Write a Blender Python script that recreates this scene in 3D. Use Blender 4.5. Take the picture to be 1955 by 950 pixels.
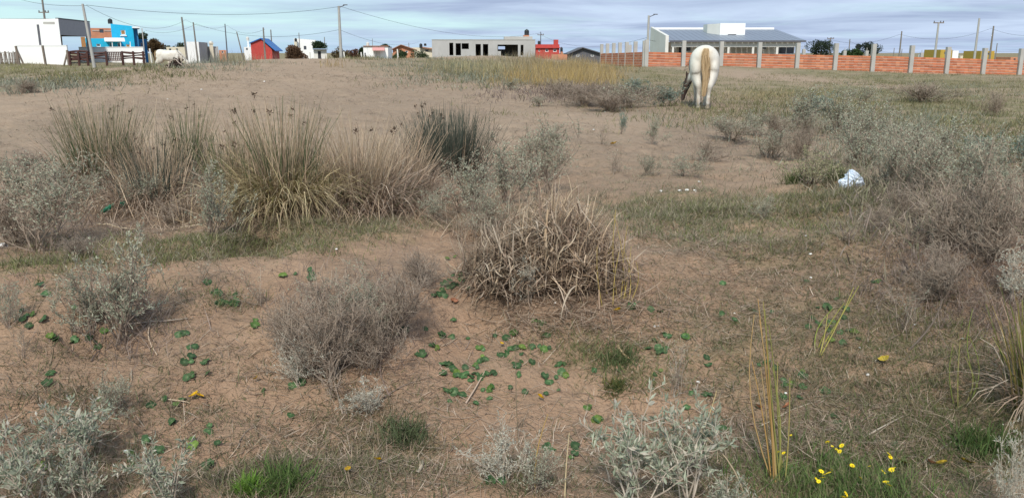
import bpy, math, random
import numpy as np
from mathutils import Matrix, Vector

for o in list(bpy.data.objects):
    bpy.data.objects.remove(o, do_unlink=True)
scene = bpy.context.scene
C = scene.collection
RS = np.random.default_rng(11)
random.seed(5)
PI = math.pi

# ------------------------------------------------------------------ camera
CAM_Z = 1.65
FPX, CX, CY = 1570.0, 977.5, 475.0          # focal length and centre in photo pixels (1955 x 950)
PITCH = math.radians(13.4)
cam = bpy.data.cameras.new('camera')
cam.sensor_fit = 'HORIZONTAL'
cam.angle = 2 * math.atan(CX / FPX)
cam.clip_start = 0.05
cam.clip_end = 9000
camo = bpy.data.objects.new('camera', cam)
C.objects.link(camo)
camo.location = (0, 0, CAM_Z)
camo.rotation_euler = (PI / 2 - PITCH, 0, 0)
scene.camera = camo

# ------------------------------------------------------------------ light
SUN_EL, SUN_AZ = math.radians(44), math.radians(188)   # azimuth from +Y, clockwise: behind the camera
world = bpy.data.worlds.new('World')
scene.world = world
world.use_nodes = True
wn, wl = world.node_tree.nodes, world.node_tree.links
wn.clear()
def WN(t, **kw):
    n = wn.new(t)
    for k, v in kw.items():
        setattr(n, k, v)
    return n
out = WN('ShaderNodeOutputWorld')
bg = WN('ShaderNodeBackground')
bg.inputs['Strength'].default_value = 0.1
sky = WN('ShaderNodeTexSky')
sky.sky_type = 'NISHITA'
sky.sun_disc = False
sky.sun_elevation = SUN_EL
sky.sun_rotation = SUN_AZ
sky.air_density = 1.0
sky.dust_density = 0.6
sky.ozone_density = 1.5
tc = WN('ShaderNodeTexCoord')
sep = WN('ShaderNodeSeparateXYZ')
wl.new(tc.outputs['Generated'], sep.inputs[0])
zc = WN('ShaderNodeMath', operation='MAXIMUM'); zc.inputs[1].default_value = 0.0
wl.new(sep.outputs['Z'], zc.inputs[0])
za = WN('ShaderNodeMath', operation='ADD'); za.inputs[1].default_value = 0.035
wl.new(zc.outputs[0], za.inputs[0])
dx = WN('ShaderNodeMath', operation='DIVIDE'); wl.new(sep.outputs['X'], dx.inputs[0]); wl.new(za.outputs[0], dx.inputs[1])
dy = WN('ShaderNodeMath', operation='DIVIDE'); wl.new(sep.outputs['Y'], dy.inputs[0]); wl.new(za.outputs[0], dy.inputs[1])
cmb = WN('ShaderNodeCombineXYZ'); wl.new(dx.outputs[0], cmb.inputs[0]); wl.new(dy.outputs[0], cmb.inputs[1])
# cloud deck seen on a plane overhead: long streaks towards the horizon
mp = WN('ShaderNodeMapping'); mp.inputs['Scale'].default_value = (0.24, 0.22, 1.0); mp.inputs['Location'].default_value = (3.1, 1.7, 0.0)
wl.new(cmb.outputs[0], mp.inputs[0])
n1 = WN('ShaderNodeTexNoise'); n1.inputs['Scale'].default_value = 1.1; n1.inputs['Detail'].default_value = 7.0; n1.inputs['Roughness'].default_value = 0.6; n1.inputs['Distortion'].default_value = 0.5
wl.new(mp.outputs[0], n1.inputs['Vector'])
mp2 = WN('ShaderNodeMapping'); mp2.inputs['Scale'].default_value = (0.045, 0.07, 1.0); mp2.inputs['Location'].default_value = (0.6, 5.2, 0.0)
wl.new(cmb.outputs[0], mp2.inputs[0])
n2 = WN('ShaderNodeTexNoise'); n2.inputs['Scale'].default_value = 1.0; n2.inputs['Detail'].default_value = 2.0
wl.new(mp2.outputs[0], n2.inputs['Vector'])
# the bank of grey cloud lies to the right (+X) of the view, the clearer pale sky to the left
gx = WN('ShaderNodeMapRange'); gx.inputs['From Min'].default_value = -0.30; gx.inputs['From Max'].default_value = 0.22
gx.inputs['To Min'].default_value = -0.16; gx.inputs['To Max'].default_value = 0.14
wl.new(sep.outputs['X'], gx.inputs['Value'])
sm = WN('ShaderNodeMath', operation='ADD'); wl.new(n1.outputs['Fac'], sm.inputs[0]); wl.new(gx.outputs[0], sm.inputs[1])
n2s = WN('ShaderNodeMath', operation='MULTIPLY_ADD'); wl.new(n2.outputs['Fac'], n2s.inputs[0]); n2s.inputs[1].default_value = 0.5; n2s.inputs[2].default_value = -0.25
sm2 = WN('ShaderNodeMath', operation='ADD'); wl.new(sm.outputs[0], sm2.inputs[0]); wl.new(n2s.outputs[0], sm2.inputs[1])
ramp = WN('ShaderNodeValToRGB')
ramp.color_ramp.elements[0].position = 0.30; ramp.color_ramp.elements[0].color = (0, 0, 0, 1)
ramp.color_ramp.elements[1].position = 0.62; ramp.color_ramp.elements[1].color = (1, 1, 1, 1)
wl.new(sm2.outputs[0], ramp.inputs[0])
# veil of thin bright cloud over the clear sky, paler blue low down, grey-blue cloud deck where it is thick
elev = WN('ShaderNodeMapRange'); elev.inputs['From Min'].default_value = 0.002; elev.inputs['From Max'].default_value = 0.034
wl.new(sep.outputs['Z'], elev.inputs['Value'])
vc = WN('ShaderNodeMixRGB'); vc.inputs[1].default_value = (2.7, 4.3, 6.1, 1); vc.inputs[2].default_value = (4.1, 6.2, 6.6, 1)
wl.new(elev.outputs[0], vc.inputs[0])
veil = WN('ShaderNodeMixRGB'); veil.inputs[0].default_value = 0.82
wl.new(sky.outputs[0], veil.inputs[1]); wl.new(vc.outputs[0], veil.inputs[2])
mp3 = WN('ShaderNodeMapping'); mp3.inputs['Scale'].default_value = (0.42, 0.40, 1.0); mp3.inputs['Location'].default_value = (7.3, 2.2, 0.0)
wl.new(cmb.outputs[0], mp3.inputs[0])
n3 = WN('ShaderNodeTexNoise'); n3.inputs['Scale'].default_value = 0.8; n3.inputs['Detail'].default_value = 7.0; n3.inputs['Roughness'].default_value = 0.6; n3.inputs['Distortion'].default_value = 0.6
wl.new(mp3.outputs[0], n3.inputs['Vector'])
r3 = WN('ShaderNodeMapRange'); r3.inputs['From Min'].default_value = 0.36; r3.inputs['From Max'].default_value = 0.66
wl.new(n3.outputs['Fac'], r3.inputs['Value'])
deck = WN('ShaderNodeMixRGB'); deck.inputs[1].default_value = (4.2, 5.0, 6.5, 1); deck.inputs[2].default_value = (2.6, 3.15, 4.6, 1)
wl.new(r3.outputs[0], deck.inputs[0])
cl = WN('ShaderNodeMixRGB')
cf = WN('ShaderNodeMath', operation='MULTIPLY'); cf.inputs[1].default_value = 0.92
wl.new(ramp.outputs[0], cf.inputs[0]); wl.new(cf.outputs[0], cl.inputs[0])
wl.new(veil.outputs[0], cl.inputs[1]); wl.new(deck.outputs[0], cl.inputs[2])
wl.new(cl.outputs[0], bg.inputs['Color'])
wl.new(bg.outputs[0], out.inputs[0])

sl = bpy.data.lights.new('sun', 'SUN')
sl.energy = 2.7
sl.angle = math.radians(5)
sl.color = (1.0, 0.95, 0.87)
so = bpy.data.objects.new('sun', sl)
C.objects.link(so)
sd = Vector((math.sin(SUN_AZ) * math.cos(SUN_EL), math.cos(SUN_AZ) * math.cos(SUN_EL), math.sin(SUN_EL)))
so.rotation_euler = (-sd).to_track_quat('-Z', 'Y').to_euler()
so.location = sd * 60

scene.view_settings.view_transform = 'Standard'
scene.view_settings.look = 'None'
scene.view_settings.gamma = 1.0
scene.view_settings.use_curve_mapping = False
scene.view_settings.exposure = 0.55

# ------------------------------------------------------------------ helpers: colour, noise, terrain
def lin(r, g, b):
    f = lambda c: (c / 255) / 12.92 if c / 255 <= 0.04045 else ((c / 255 + 0.055) / 1.055) ** 2.4
    return np.array([f(r), f(g), f(b)])

_T = np.random.default_rng(3).random((256, 256))
def vnoise(x, y):
    x = np.asarray(x, float); y = np.asarray(y, float)
    ix = np.floor(x).astype(int); iy = np.floor(y).astype(int)
    fx = x - ix; fy = y - iy
    fx = fx * fx * (3 - 2 * fx); fy = fy * fy * (3 - 2 * fy)
    a = _T[ix & 255, iy & 255]; b = _T[(ix + 1) & 255, iy & 255]
    c = _T[ix & 255, (iy + 1) & 255]; d = _T[(ix + 1) & 255, (iy + 1) & 255]
    return (a * (1 - fx) + b * fx) * (1 - fy) + (c * (1 - fx) + d * fx) * fy - 0.5
def ss(a, b, x):
    t = np.clip((x - a) / (b - a), 0, 1)
    return t * t * (3 - 2 * t)
def gs(x, y, cx, cy, sx, sy, a):
    return a * np.exp(-((x - cx) / sx) ** 2 - ((y - cy) / sy) ** 2)
def Hc(x, y):                                  # broad shape of the ground
    x = np.asarray(x, float); y = np.asarray(y, float)
    r = np.hypot(x, y)
    yy = y + 1.5 * vnoise(x * 0.35 + 9, y * 0.1)
    z = (0.42 * ss(2.9, 5.7, yy) - 0.18 * ss(7.5, 12, yy)) * (1 - ss(60, 130, r))
    z = z + gs(x, y, -9.5, 36, 10.5, 13, 1.14)                       # bare sand dune
    z = z + gs(x, y, -42, 74, 22, 24, 0.62)                      # rise under the white house
    z = z - gs(x, y, 37, 66, 13, 12, 0.25)                       # hollow along the brick wall
    z = z + gs(x, y, 17, 66, 12, 12, 0.45)                       # rise under the left half of the brick wall
    z = z + gs(x, y, 0, 52, 9, 10, 1.00)                         # grassy rise before the unfinished house
    z = z - gs(x, y, 0.5, 9.8, 7, 2.0, 0.10)
    z = z + gs(x, y, 0.15, 5.0, 0.55, 0.6, 0.10)                 # hummock under the dead tussock
    z = z + gs(x, y, -0.75, 4.5, 0.45, 0.55, 0.10)               # hummock under the mauve shrub
    z = z - gs(x, y, -1.75, 5.45, 0.17, 0.30, 0.16)              # burrow hollow
    z = z + gs(x, y, 2.7, 5.6, 0.9, 0.8, 0.10)
    z = z + 0.22 * vnoise(x / 7 + 3, y / 7) * (1 - ss(70, 140, r))
    z = z + (0.09 + 0.07 * (1 - ss(10, 25, r))) * vnoise(x / 2.2 + 30, y / 2.2 + 7) * (1 - ss(50, 120, r))
    z = z + 0.05 * ss(-.06, .06, vnoise(x / 0.9 + 11, y / 0.7 + 41)) * (1 - ss(7, 14, r))            # small broken steps in the bank
    return z
def H(x, y):
    x = np.asarray(x, float); y = np.asarray(y, float)
    r = np.hypot(x, y)
    z = Hc(x, y)
    n = 1 - ss(8, 40, r)
    z = z + 0.065 * vnoise(x / 0.6 + 5, y / 0.6 + 50) * (1 - ss(30, 90, r))
    z = z - 0.040 * ss(0.16, 0.36, vnoise(x / 0.30 + 80, y / 0.30 + 20)) * (1 - ss(15, 40, r))       # trodden pits
    z = z + 0.040 * vnoise(x / 0.24 + 60, y / 0.24 + 5) * n
    z = z + 0.020 * vnoise(x / 0.10 + 6, y / 0.10 + 15) * n
    z = z + 0.008 * vnoise(x / 0.045 + 16, y / 0.045 + 35) * n
    return z

_cp, _sp = math.cos(PITCH), math.sin(PITCH)
def ray(px, py):
    px = np.asarray(px, float); py = np.asarray(py, float)
    u, v = px - CX, CY - py
    d = np.stack([u, FPX * _cp + v * _sp, -FPX * _sp + v * _cp], -1)
    return d / np.linalg.norm(d, axis=-1, keepdims=True)
# depth of the ground for a coarse set of directions (a pixel gives a direction, the ground the distance)
_gx = np.arange(-200, 2161, 10.0); _gy = np.arange(104, 1201, 8.0)
_GX, _GY = np.meshgrid(_gx, _gy)
_D = ray(_GX, _GY).reshape(-1, 3)
_hit = np.full(len(_D), 260.0); _done = np.zeros(len(_D), bool)
for t in np.geomspace(1.5, 260, 230):
    zz = CAM_Z + _D[:, 2] * t
    below = (zz < Hc(_D[:, 0] * t, _D[:, 1] * t)) & ~_done
    _hit[below] = t; _done |= below
_hit = np.log(_hit.reshape(_GX.shape))
def at(px, py):
    """ground point(s) under a photo pixel"""
    px = np.asarray(px, float); py = np.asarray(py, float)
    fx = np.clip((px - _gx[0]) / 10.0, 0, len(_gx) - 1.001); fy = np.clip((py - _gy[0]) / 8.0, 0, len(_gy) - 1.001)
    ix = fx.astype(int); iy = fy.astype(int); fx = fx - ix; fy = fy - iy
    t = np.exp((_hit[iy, ix] * (1 - fx) + _hit[iy, ix + 1] * fx) * (1 - fy) + (_hit[iy + 1, ix] * (1 - fx) + _hit[iy + 1, ix + 1] * fx) * fy)
    d = ray(px, py) * t[..., None]
    x, y = d[..., 0], d[..., 1]
    return np.stack([x, y, H(x, y)], -1)
def P(px, py, Y):
    """point on the ray of a pixel at world depth Y"""
    d = ray(px, py); k = Y / d[1]
    return Vector((d[0] * k, Y, CAM_Z + d[2] * k))
def pxm(p):
    """metres per photo pixel at a point"""
    return float((p[1] * _cp - (p[2] - CAM_Z) * _sp) / FPX)

# ------------------------------------------------------------------ helpers: meshes
class G:
    def __init__(s):
        s.v, s.q, s.t, s.c, s.n = [], [], [], [], 0
    def add(s, v, quads=None, tris=None, col=None):
        v = np.asarray(v, float).reshape(-1, 3)
        s.v.append(v)
        c = np.broadcast_to(np.asarray(col if col is not None else (0.5, 0.5, 0.5), float), (len(v), 3))
        s.c.append(c)
        if quads is not None and len(quads): s.q.append(np.asarray(quads, int).reshape(-1, 4) + s.n)
        if tris is not None and len(tris): s.t.append(np.asarray(tris, int).reshape(-1, 3) + s.n)
        s.n += len(v)
    def mesh(s, name, mat, smooth=False):
        me = bpy.data.meshes.new(name)
        if s.n == 0: return me
        v = np.concatenate(s.v); c = np.concatenate(s.c)
        q = np.concatenate(s.q) if s.q else np.zeros((0, 4), int)
        t = np.concatenate(s.t) if s.t else np.zeros((0, 3), int)
        loops = np.concatenate([q.ravel(), t.ravel()]).astype(np.int32)
        starts = np.concatenate([np.arange(len(q)) * 4, len(q) * 4 + np.arange(len(t)) * 3]).astype(np.int32)
        me.vertices.add(len(v)); me.vertices.foreach_set('co', v.astype(np.float32).ravel())
        me.loops.add(len(loops)); me.loops.foreach_set('vertex_index', loops)
        me.polygons.add(len(starts)); me.polygons.foreach_set('loop_start', starts)
        me.update(calc_edges=True)
        ca = me.color_attributes.new('Col', 'FLOAT_COLOR', 'POINT')
        ca.data.foreach_set('color', np.concatenate([c, np.ones((len(c), 1))], 1).astype(np.float32).ravel())
        me.polygons.foreach_set('use_smooth', np.full(len(starts), bool(smooth)))
        if mat: me.materials.append(mat)
        return me
    # --- primitives
    def ribbons(s, base, az, lean, curl, L, W, col, S=3, tip=None, azw=None, rs=RS, tw=.12):
        base = np.asarray(base, float); N = len(base)
        b = lambda a: np.broadcast_to(np.asarray(a, float), (N,))
        az, lean, curl, L, W = b(az), b(lean), b(curl), b(L), b(W)
        t = np.linspace(0, 1, S + 1)
        ang = lean[:, None] + curl[:, None] * (t[None, :-1] + 0.5 / S)
        hx = np.concatenate([np.zeros((N, 1)), np.cumsum(np.sin(ang), 1)], 1) * (L / S)[:, None]
        hz = np.concatenate([np.zeros((N, 1)), np.cumsum(np.cos(ang), 1)], 1) * (L / S)[:, None]
        ctr = base[:, None, :] + np.stack([hx * np.cos(az)[:, None], hx * np.sin(az)[:, None], hz], -1)
        if azw is None: azw = az + PI / 2 + rs.normal(0, 0.7, N)
        wd = np.stack([np.cos(azw), np.sin(azw), np.zeros(N)], -1)
        prof = np.clip(np.minimum(1.0, 0.7 + t) * (1 - t ** 2.5), tw, 1) * 0.5
        off = wd[:, None, :] * (W[:, None] * prof[None, :])[..., None]
        v = np.stack([ctr - off, ctr + off], 2).reshape(N * (S + 1) * 2, 3)
        i = (np.arange(N) * (S + 1) * 2)[:, None] + (np.arange(S) * 2)[None, :]
        q = np.stack([i, i + 1, i + 3, i + 2], -1).reshape(-1, 4)
        col = np.broadcast_to(np.asarray(col, float), (N, 3))
        tipc = col if tip is None else np.broadcast_to(np.asarray(tip, float), (N, 3))
        cc = col[:, None, :] * (1 - t)[None, :, None] + tipc[:, None, :] * t[None, :, None]
        s.add(v, q, None, np.repeat(cc, 2, axis=1).reshape(-1, 3))
        return ctr[:, -1]
    def tubes(s, pts, rad, col, k=3):
        pts = np.asarray(pts, float); N, Pn, _ = pts.shape
        rad = np.broadcast_to(np.asarray(rad, float), (N, Pn))
        tg = np.gradient(pts, axis=1); tg /= np.linalg.norm(tg, axis=-1, keepdims=True) + 1e-9
        ref = np.zeros_like(tg); ref[..., 0] = 0.37; ref[..., 1] = 0.93
        big = np.abs((tg * ref).sum(-1)) > 0.9
        ref[big] = (0.1, 0.1, 1.0)
        a = np.cross(tg, ref); a /= np.linalg.norm(a, axis=-1, keepdims=True) + 1e-9
        bb = np.cross(tg, a)
        th = np.arange(k) * 2 * PI / k
        ring = pts[:, :, None, :] + rad[:, :, None, None] * (a[:, :, None, :] * np.cos(th)[:, None] + bb[:, :, None, :] * np.sin(th)[:, None])
        v = ring.reshape(-1, 3)
        i0 = (np.arange(N) * Pn * k)[:, None, None] + (np.arange(Pn - 1) * k)[None, :, None] + np.arange(k)[None, None, :]
        i1 = (np.arange(N) * Pn * k)[:, None, None] + (np.arange(Pn - 1) * k)[None, :, None] + ((np.arange(k) + 1) % k)[None, None, :]
        q = np.stack([i0, i1, i1 + k, i0 + k], -1).reshape(-1, 4)
        col = np.asarray(col, float)
        if col.ndim == 2: col = np.repeat(col, Pn * k, axis=0)
        s.add(v, q, None, col)
    def leaves(s, pos, d, L, W, col, fold=0.25, rs=RS, tipc=None):
        pos = np.asarray(pos, float); N = len(pos)
        d = d / (np.linalg.norm(d, axis=1, keepdims=True) + 1e-9)
        r = rs.normal(size=(N, 3)); sd_ = np.cross(d, r); sd_ /= np.linalg.norm(sd_, axis=1, keepdims=True) + 1e-9
        nn = np.cross(d, sd_)
        L = np.broadcast_to(np.asarray(L, float), (N,))[:, None]; W = np.broadcast_to(np.asarray(W, float), (N,))[:, None]
        mid = pos + d * L * 0.55 - nn * W * fold
        l = pos + d * L * 0.5 + sd_ * W * 0.5; rr = pos + d * L * 0.5 - sd_ * W * 0.5
        tip = pos + d * L - nn * W * fold * 1.5
        v = np.stack([pos, l, tip, rr, mid], 1).reshape(-1, 3)
        i = (np.arange(N) * 5)[:, None]
        t = np.concatenate([i + np.array([[0, 1, 4]]), i + np.array([[1, 2, 4]]), i + np.array([[2, 3, 4]]), i + np.array([[3, 0, 4]])], 0)
        col = np.broadcast_to(np.asarray(col, float), (N, 3))
        s.add(v, None, t, np.repeat(col, 5, axis=0))
    def box(s, x0, x1, y0, y1, z0, z1, col=None):
        v = [(x, y, z) for z in (z0, z1) for y in (y0, y1) for x in (x0, x1)]
        s.add(v, [(0, 2, 3, 1), (4, 5, 7, 6), (0, 1, 5, 4), (2, 6, 7, 3), (0, 4, 6, 2), (1, 3, 7, 5)], None, col)
    def bar(s, a, b, w, d=None, col=None, up=(0, 0, 1)):
        a = np.array(a, float); b = np.array(b, float); d = w if d is None else d
        t = b - a; t /= np.linalg.norm(t)
        u = np.array(up, float)
        if abs(t @ u) > 0.95: u = np.array([0.0, 1.0, 0.0])
        sx = np.cross(t, u); sx /= np.linalg.norm(sx); sz = np.cross(sx, t)
        v = [p + sx * w / 2 * i + sz * d / 2 * j for p in (a, b) for j in (-1, 1) for i in (-1, 1)]
        s.add(v, [(0, 2, 3, 1), (4, 5, 7, 6), (0, 1, 5, 4), (2, 6, 7, 3), (0, 4, 6, 2), (1, 3, 7, 5)], None, col)
    def prism(s, poly, z0, z1, col=None):
        n = len(poly)
        z0 = np.broadcast_to(np.asarray(z0, float), (n,)); z1 = np.broadcast_to(np.asarray(z1, float), (n,))
        v = [(p[0], p[1], z) for p, z in zip(poly, z0)] + [(p[0], p[1], z) for p, z in zip(poly, z1)]
        q = [(i, (i + 1) % n, n + (i + 1) % n, n + i) for i in range(n)]
        t = [(n, n + i, n + i + 1) for i in range(1, n - 1)] + [(0, i + 1, i) for i in range(1, n - 1)]
        s.add(v, q, t, col)
    def lathe(s, prof, k=12, c=(0, 0, 0), col=None):
        prof = np.array(prof, float); n = len(prof); th = np.arange(k) * 2 * PI / k
        v = np.stack([prof[:, 0][:, None] * np.cos(th) + c[0], prof[:, 0][:, None] * np.sin(th) + c[1], np.repeat(prof[:, 1][:, None], k, 1) + c[2]], -1).reshape(-1, 3)
        q = [(i * k + j, i * k + (j + 1) % k, (i + 1) * k + (j + 1) % k, (i + 1) * k + j) for i in range(n - 1) for j in range(k)]
        s.add(v, q, None, col)
    def wall(s, x0, x1, z0, z1, y0, y1, holes=(), col=None):
        """wall slab with rectangular openings (hx0,hx1,hz0,hz1)"""
        xs = sorted({x0, x1} | {min(max(h[i], x0), x1) for h in holes for i in (0, 1)})
        zs = sorted({z0, z1} | {min(max(h[i], z0), z1) for h in holes for i in (2, 3)})
        for a, b in zip(xs, xs[1:]):
            run = None
            for c_, d_ in zip(zs, zs[1:]):
                mx, mz = (a + b) / 2, (c_ + d_) / 2
                solid = not any(h[0] < mx < h[1] and h[2] < mz < h[3] for h in holes)
                if solid:
                    run = (run[0], d_) if run else (c_, d_)
                elif run:
                    s.box(a, b, y0, y1, run[0], run[1], col); run = None
            if run: s.box(a, b, y0, y1, run[0], run[1], col)

def ob(name, data, parent=None, loc=None, rz=0.0, scale=None):
    o = bpy.data.objects.new(name, data); C.objects.link(o)
    if parent: o.parent = parent
    if loc is not None: o.location = loc
    o.rotation_euler = (0, 0, rz)
    if scale is not None: o.scale = scale
    return o
def tag(o, label=None, cat=None, group=None, kind=None):
    if label: o['label'] = label
    if cat: o['category'] = cat
    if group: o['group'] = group
    if kind: o['kind'] = kind
    return o
def thing(name, label, cat, loc=(0, 0, 0), rz=0.0, group=None, scale=None):
    return tag(ob(name, None, None, loc, rz, scale), label, cat, group)

# ------------------------------------------------------------------ materials
def new_mat(name):
    m = bpy.data.materials.new(name); m.use_nodes = True
    nt = m.node_tree; nt.nodes.clear()
    o = nt.nodes.new('ShaderNodeOutputMaterial')
    p = nt.nodes.new('ShaderNodeBsdfPrincipled')
    nt.links.new(p.outputs[0], o.inputs[0])
    return m, nt, p, o
def solid(name, col, rough=0.8, var=0.12, scale=3.0, bump=0.0, metal=0.0, spec=0.3, dirt=None, dirt_amt=0.3):
    m, nt, p, o = new_mat(name)
    t = nt.nodes.new('ShaderNodeTexCoord')
    n = nt.nodes.new('ShaderNodeTexNoise'); n.inputs['Scale'].default_value = scale; n.inputs['Detail'].default_value = 6
    nt.links.new(t.outputs['Object'], n.inputs['Vector'])
    mr = nt.nodes.new('ShaderNodeMapRange'); mr.inputs['To Min'].default_value = 1 - var; mr.inputs['To Max'].default_value = 1 + var
    mr.inputs['From Min'].default_value = 0.25; mr.inputs['From Max'].default_value = 0.75
    nt.links.new(n.outputs['Fac'], mr.inputs['Value'])
    mx = nt.nodes.new('ShaderNodeMixRGB'); mx.blend_type = 'MULTIPLY'; mx.inputs[0].default_value = 1
    mx.inputs[1].default_value = (*col, 1); nt.links.new(mr.outputs[0], mx.inputs[2])
    last = mx
    if dirt is not None:
        n2_ = nt.nodes.new('ShaderNodeTexNoise'); n2_.inputs['Scale'].default_value = scale * 0.35; n2_.inputs['Detail'].default_value = 8; n2_.inputs['Roughness'].default_value = 0.7
        nt.links.new(t.outputs['Object'], n2_.inputs['Vector'])
        r2 = nt.nodes.new('ShaderNodeMapRange'); r2.inputs['From Min'].default_value = 0.5; r2.inputs['From Max'].default_value = 0.75; r2.inputs['To Max'].default_value = dirt_amt
        nt.links.new(n2_.outputs['Fac'], r2.inputs['Value'])
        m2 = nt.nodes.new('ShaderNodeMixRGB'); nt.links.new(r2.outputs[0], m2.inputs[0]); nt.links.new(mx.outputs[0], m2.inputs[1]); m2.inputs[2].default_value = (*dirt, 1)
        last = m2
    nt.links.new(last.outputs[0], p.inputs['Base Color'])
    p.inputs['Roughness'].default_value = rough; p.inputs['Metallic'].default_value = metal; p.inputs['Specular IOR Level'].default_value = spec
    if bump:
        b = nt.nodes.new('ShaderNodeBump'); b.inputs['Strength'].default_value = bump; b.inputs['Distance'].default_value = 0.02
        nt.links.new(n.outputs['Fac'], b.inputs['Height']); nt.links.new(b.outputs[0], p.inputs['Normal'])
    return m
def plant_mat(name, transl=0.25, rough=0.7, spec=0.15):
    m, nt, p, o = new_mat(name)
    a = nt.nodes.new('ShaderNodeAttribute'); a.attribute_name = 'Col'
    nt.links.new(a.outputs['Color'], p.inputs['Base Color'])
    p.inputs['Roughness'].default_value = rough; p.inputs['Specular IOR Level'].default_value = spec
    if transl:
        tr = nt.nodes.new('ShaderNodeBsdfTranslucent'); nt.links.new(a.outputs['Color'], tr.inputs['Color'])
        mx = nt.nodes.new('ShaderNodeMixShader'); mx.inputs[0].default_value = transl
        nt.links.new(p.outputs[0], mx.inputs[1]); nt.links.new(tr.outputs[0], mx.inputs[2]); nt.links.new(mx.outputs[0], o.inputs[0])
    return m
M_LEAF = plant_mat('leaf')
M_STEM = plant_mat('stem', 0.0, 0.85, 0.1)
M = dict(
    white=solid('white_render', (0.80, 0.80, 0.79), 0.85, 0.03, 0.6, dirt=(0.55, 0.52, 0.47), dirt_amt=0.25),
    offwhite=solid('off_white_render', (0.66, 0.64, 0.60), 0.85, 0.05, 0.8, dirt=(0.45, 0.42, 0.38), dirt_amt=0.4),
    greyp=solid('grey_paint', (0.30, 0.30, 0.32), 0.8, 0.05),
    dark=solid('dark_paint', (0.035, 0.035, 0.04), 0.6, 0.2),
    darkgrey=solid('dark_grey', (0.10, 0.10, 0.115), 0.7, 0.15),
    glass=solid('window_glass', (0.05, 0.06, 0.075), 0.12, 0.1, spec=0.6),
    concrete=solid('concrete', (0.40, 0.385, 0.36), 0.9, 0.10, 1.2, 0.3, dirt=(0.25, 0.23, 0.21), dirt_amt=0.5),
    block=solid('cement_block', (0.40, 0.39, 0.38), 0.9, 0.08, 0.8, 0.2, dirt=(0.28, 0.26, 0.25), dirt_amt=0.5),
    blue=solid('turquoise_paint', (0.02, 0.42, 0.66), 0.75, 0.08, dirt=(0.03, 0.28, 0.42), dirt_amt=0.4),
    blue2=solid('blue_paint', (0.03, 0.17, 0.36), 0.75, 0.12),
    brick=solid('hollow_brick', (0.52, 0.17, 0.085), 0.9, 0.18, 2.2, 0.3, dirt=(0.55, 0.33, 0.22), dirt_amt=0.6),
    brick2=solid('old_brick', (0.50, 0.22, 0.13), 0.9, 0.2, 1.0, dirt=(0.35, 0.25, 0.2), dirt_amt=0.5),
    mortar=solid('mortar', (0.58, 0.42, 0.34), 0.95, 0.1),
    red=solid('red_paint', (0.45, 0.06, 0.05), 0.75, 0.12, dirt=(0.30, 0.10, 0.09), dirt_amt=0.4),
    roofblue=solid('blue_roof_sheet', (0.03, 0.15, 0.42), 0.5, 0.1),
    metalroof=solid('grey_metal_roof', (0.22, 0.25, 0.30), 0.45, 0.05, metal=0.2),
    wood=solid('weathered_wood', (0.17, 0.135, 0.11), 0.9, 0.25, 4.0),
    pole=solid('pole_wood', (0.19, 0.17, 0.15), 0.9, 0.2, 3.0),
    polec=solid('pole_concrete', (0.36, 0.35, 0.33), 0.9, 0.1, 3.0),
    log=solid('brown_stained_log', (0.07, 0.03, 0.025), 0.7, 0.25, 4.0),
    tank=solid('black_tank', (0.025, 0.027, 0.03), 0.5, 0.1),
    tankw=solid('pale_tank', (0.62, 0.60, 0.56), 0.8, 0.1),
    yellow=solid('ochre_paint', (0.42, 0.28, 0.05), 0.8, 0.1),
    tile=solid('clay_tile', (0.30, 0.16, 0.11), 0.9, 0.2),
    cream=solid('cream_render', (0.62, 0.56, 0.44), 0.9, 0.08, dirt=(0.4, 0.36, 0.3), dirt_amt=0.4),
    wire=solid('cable', (0.05, 0.055, 0.06), 0.6, 0.0),
    pink=solid('pink_awning', (0.60, 0.30, 0.28), 0.8, 0.1),
    orangewood=solid('orange_wood', (0.36, 0.18, 0.07), 0.8, 0.2),
)

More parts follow.
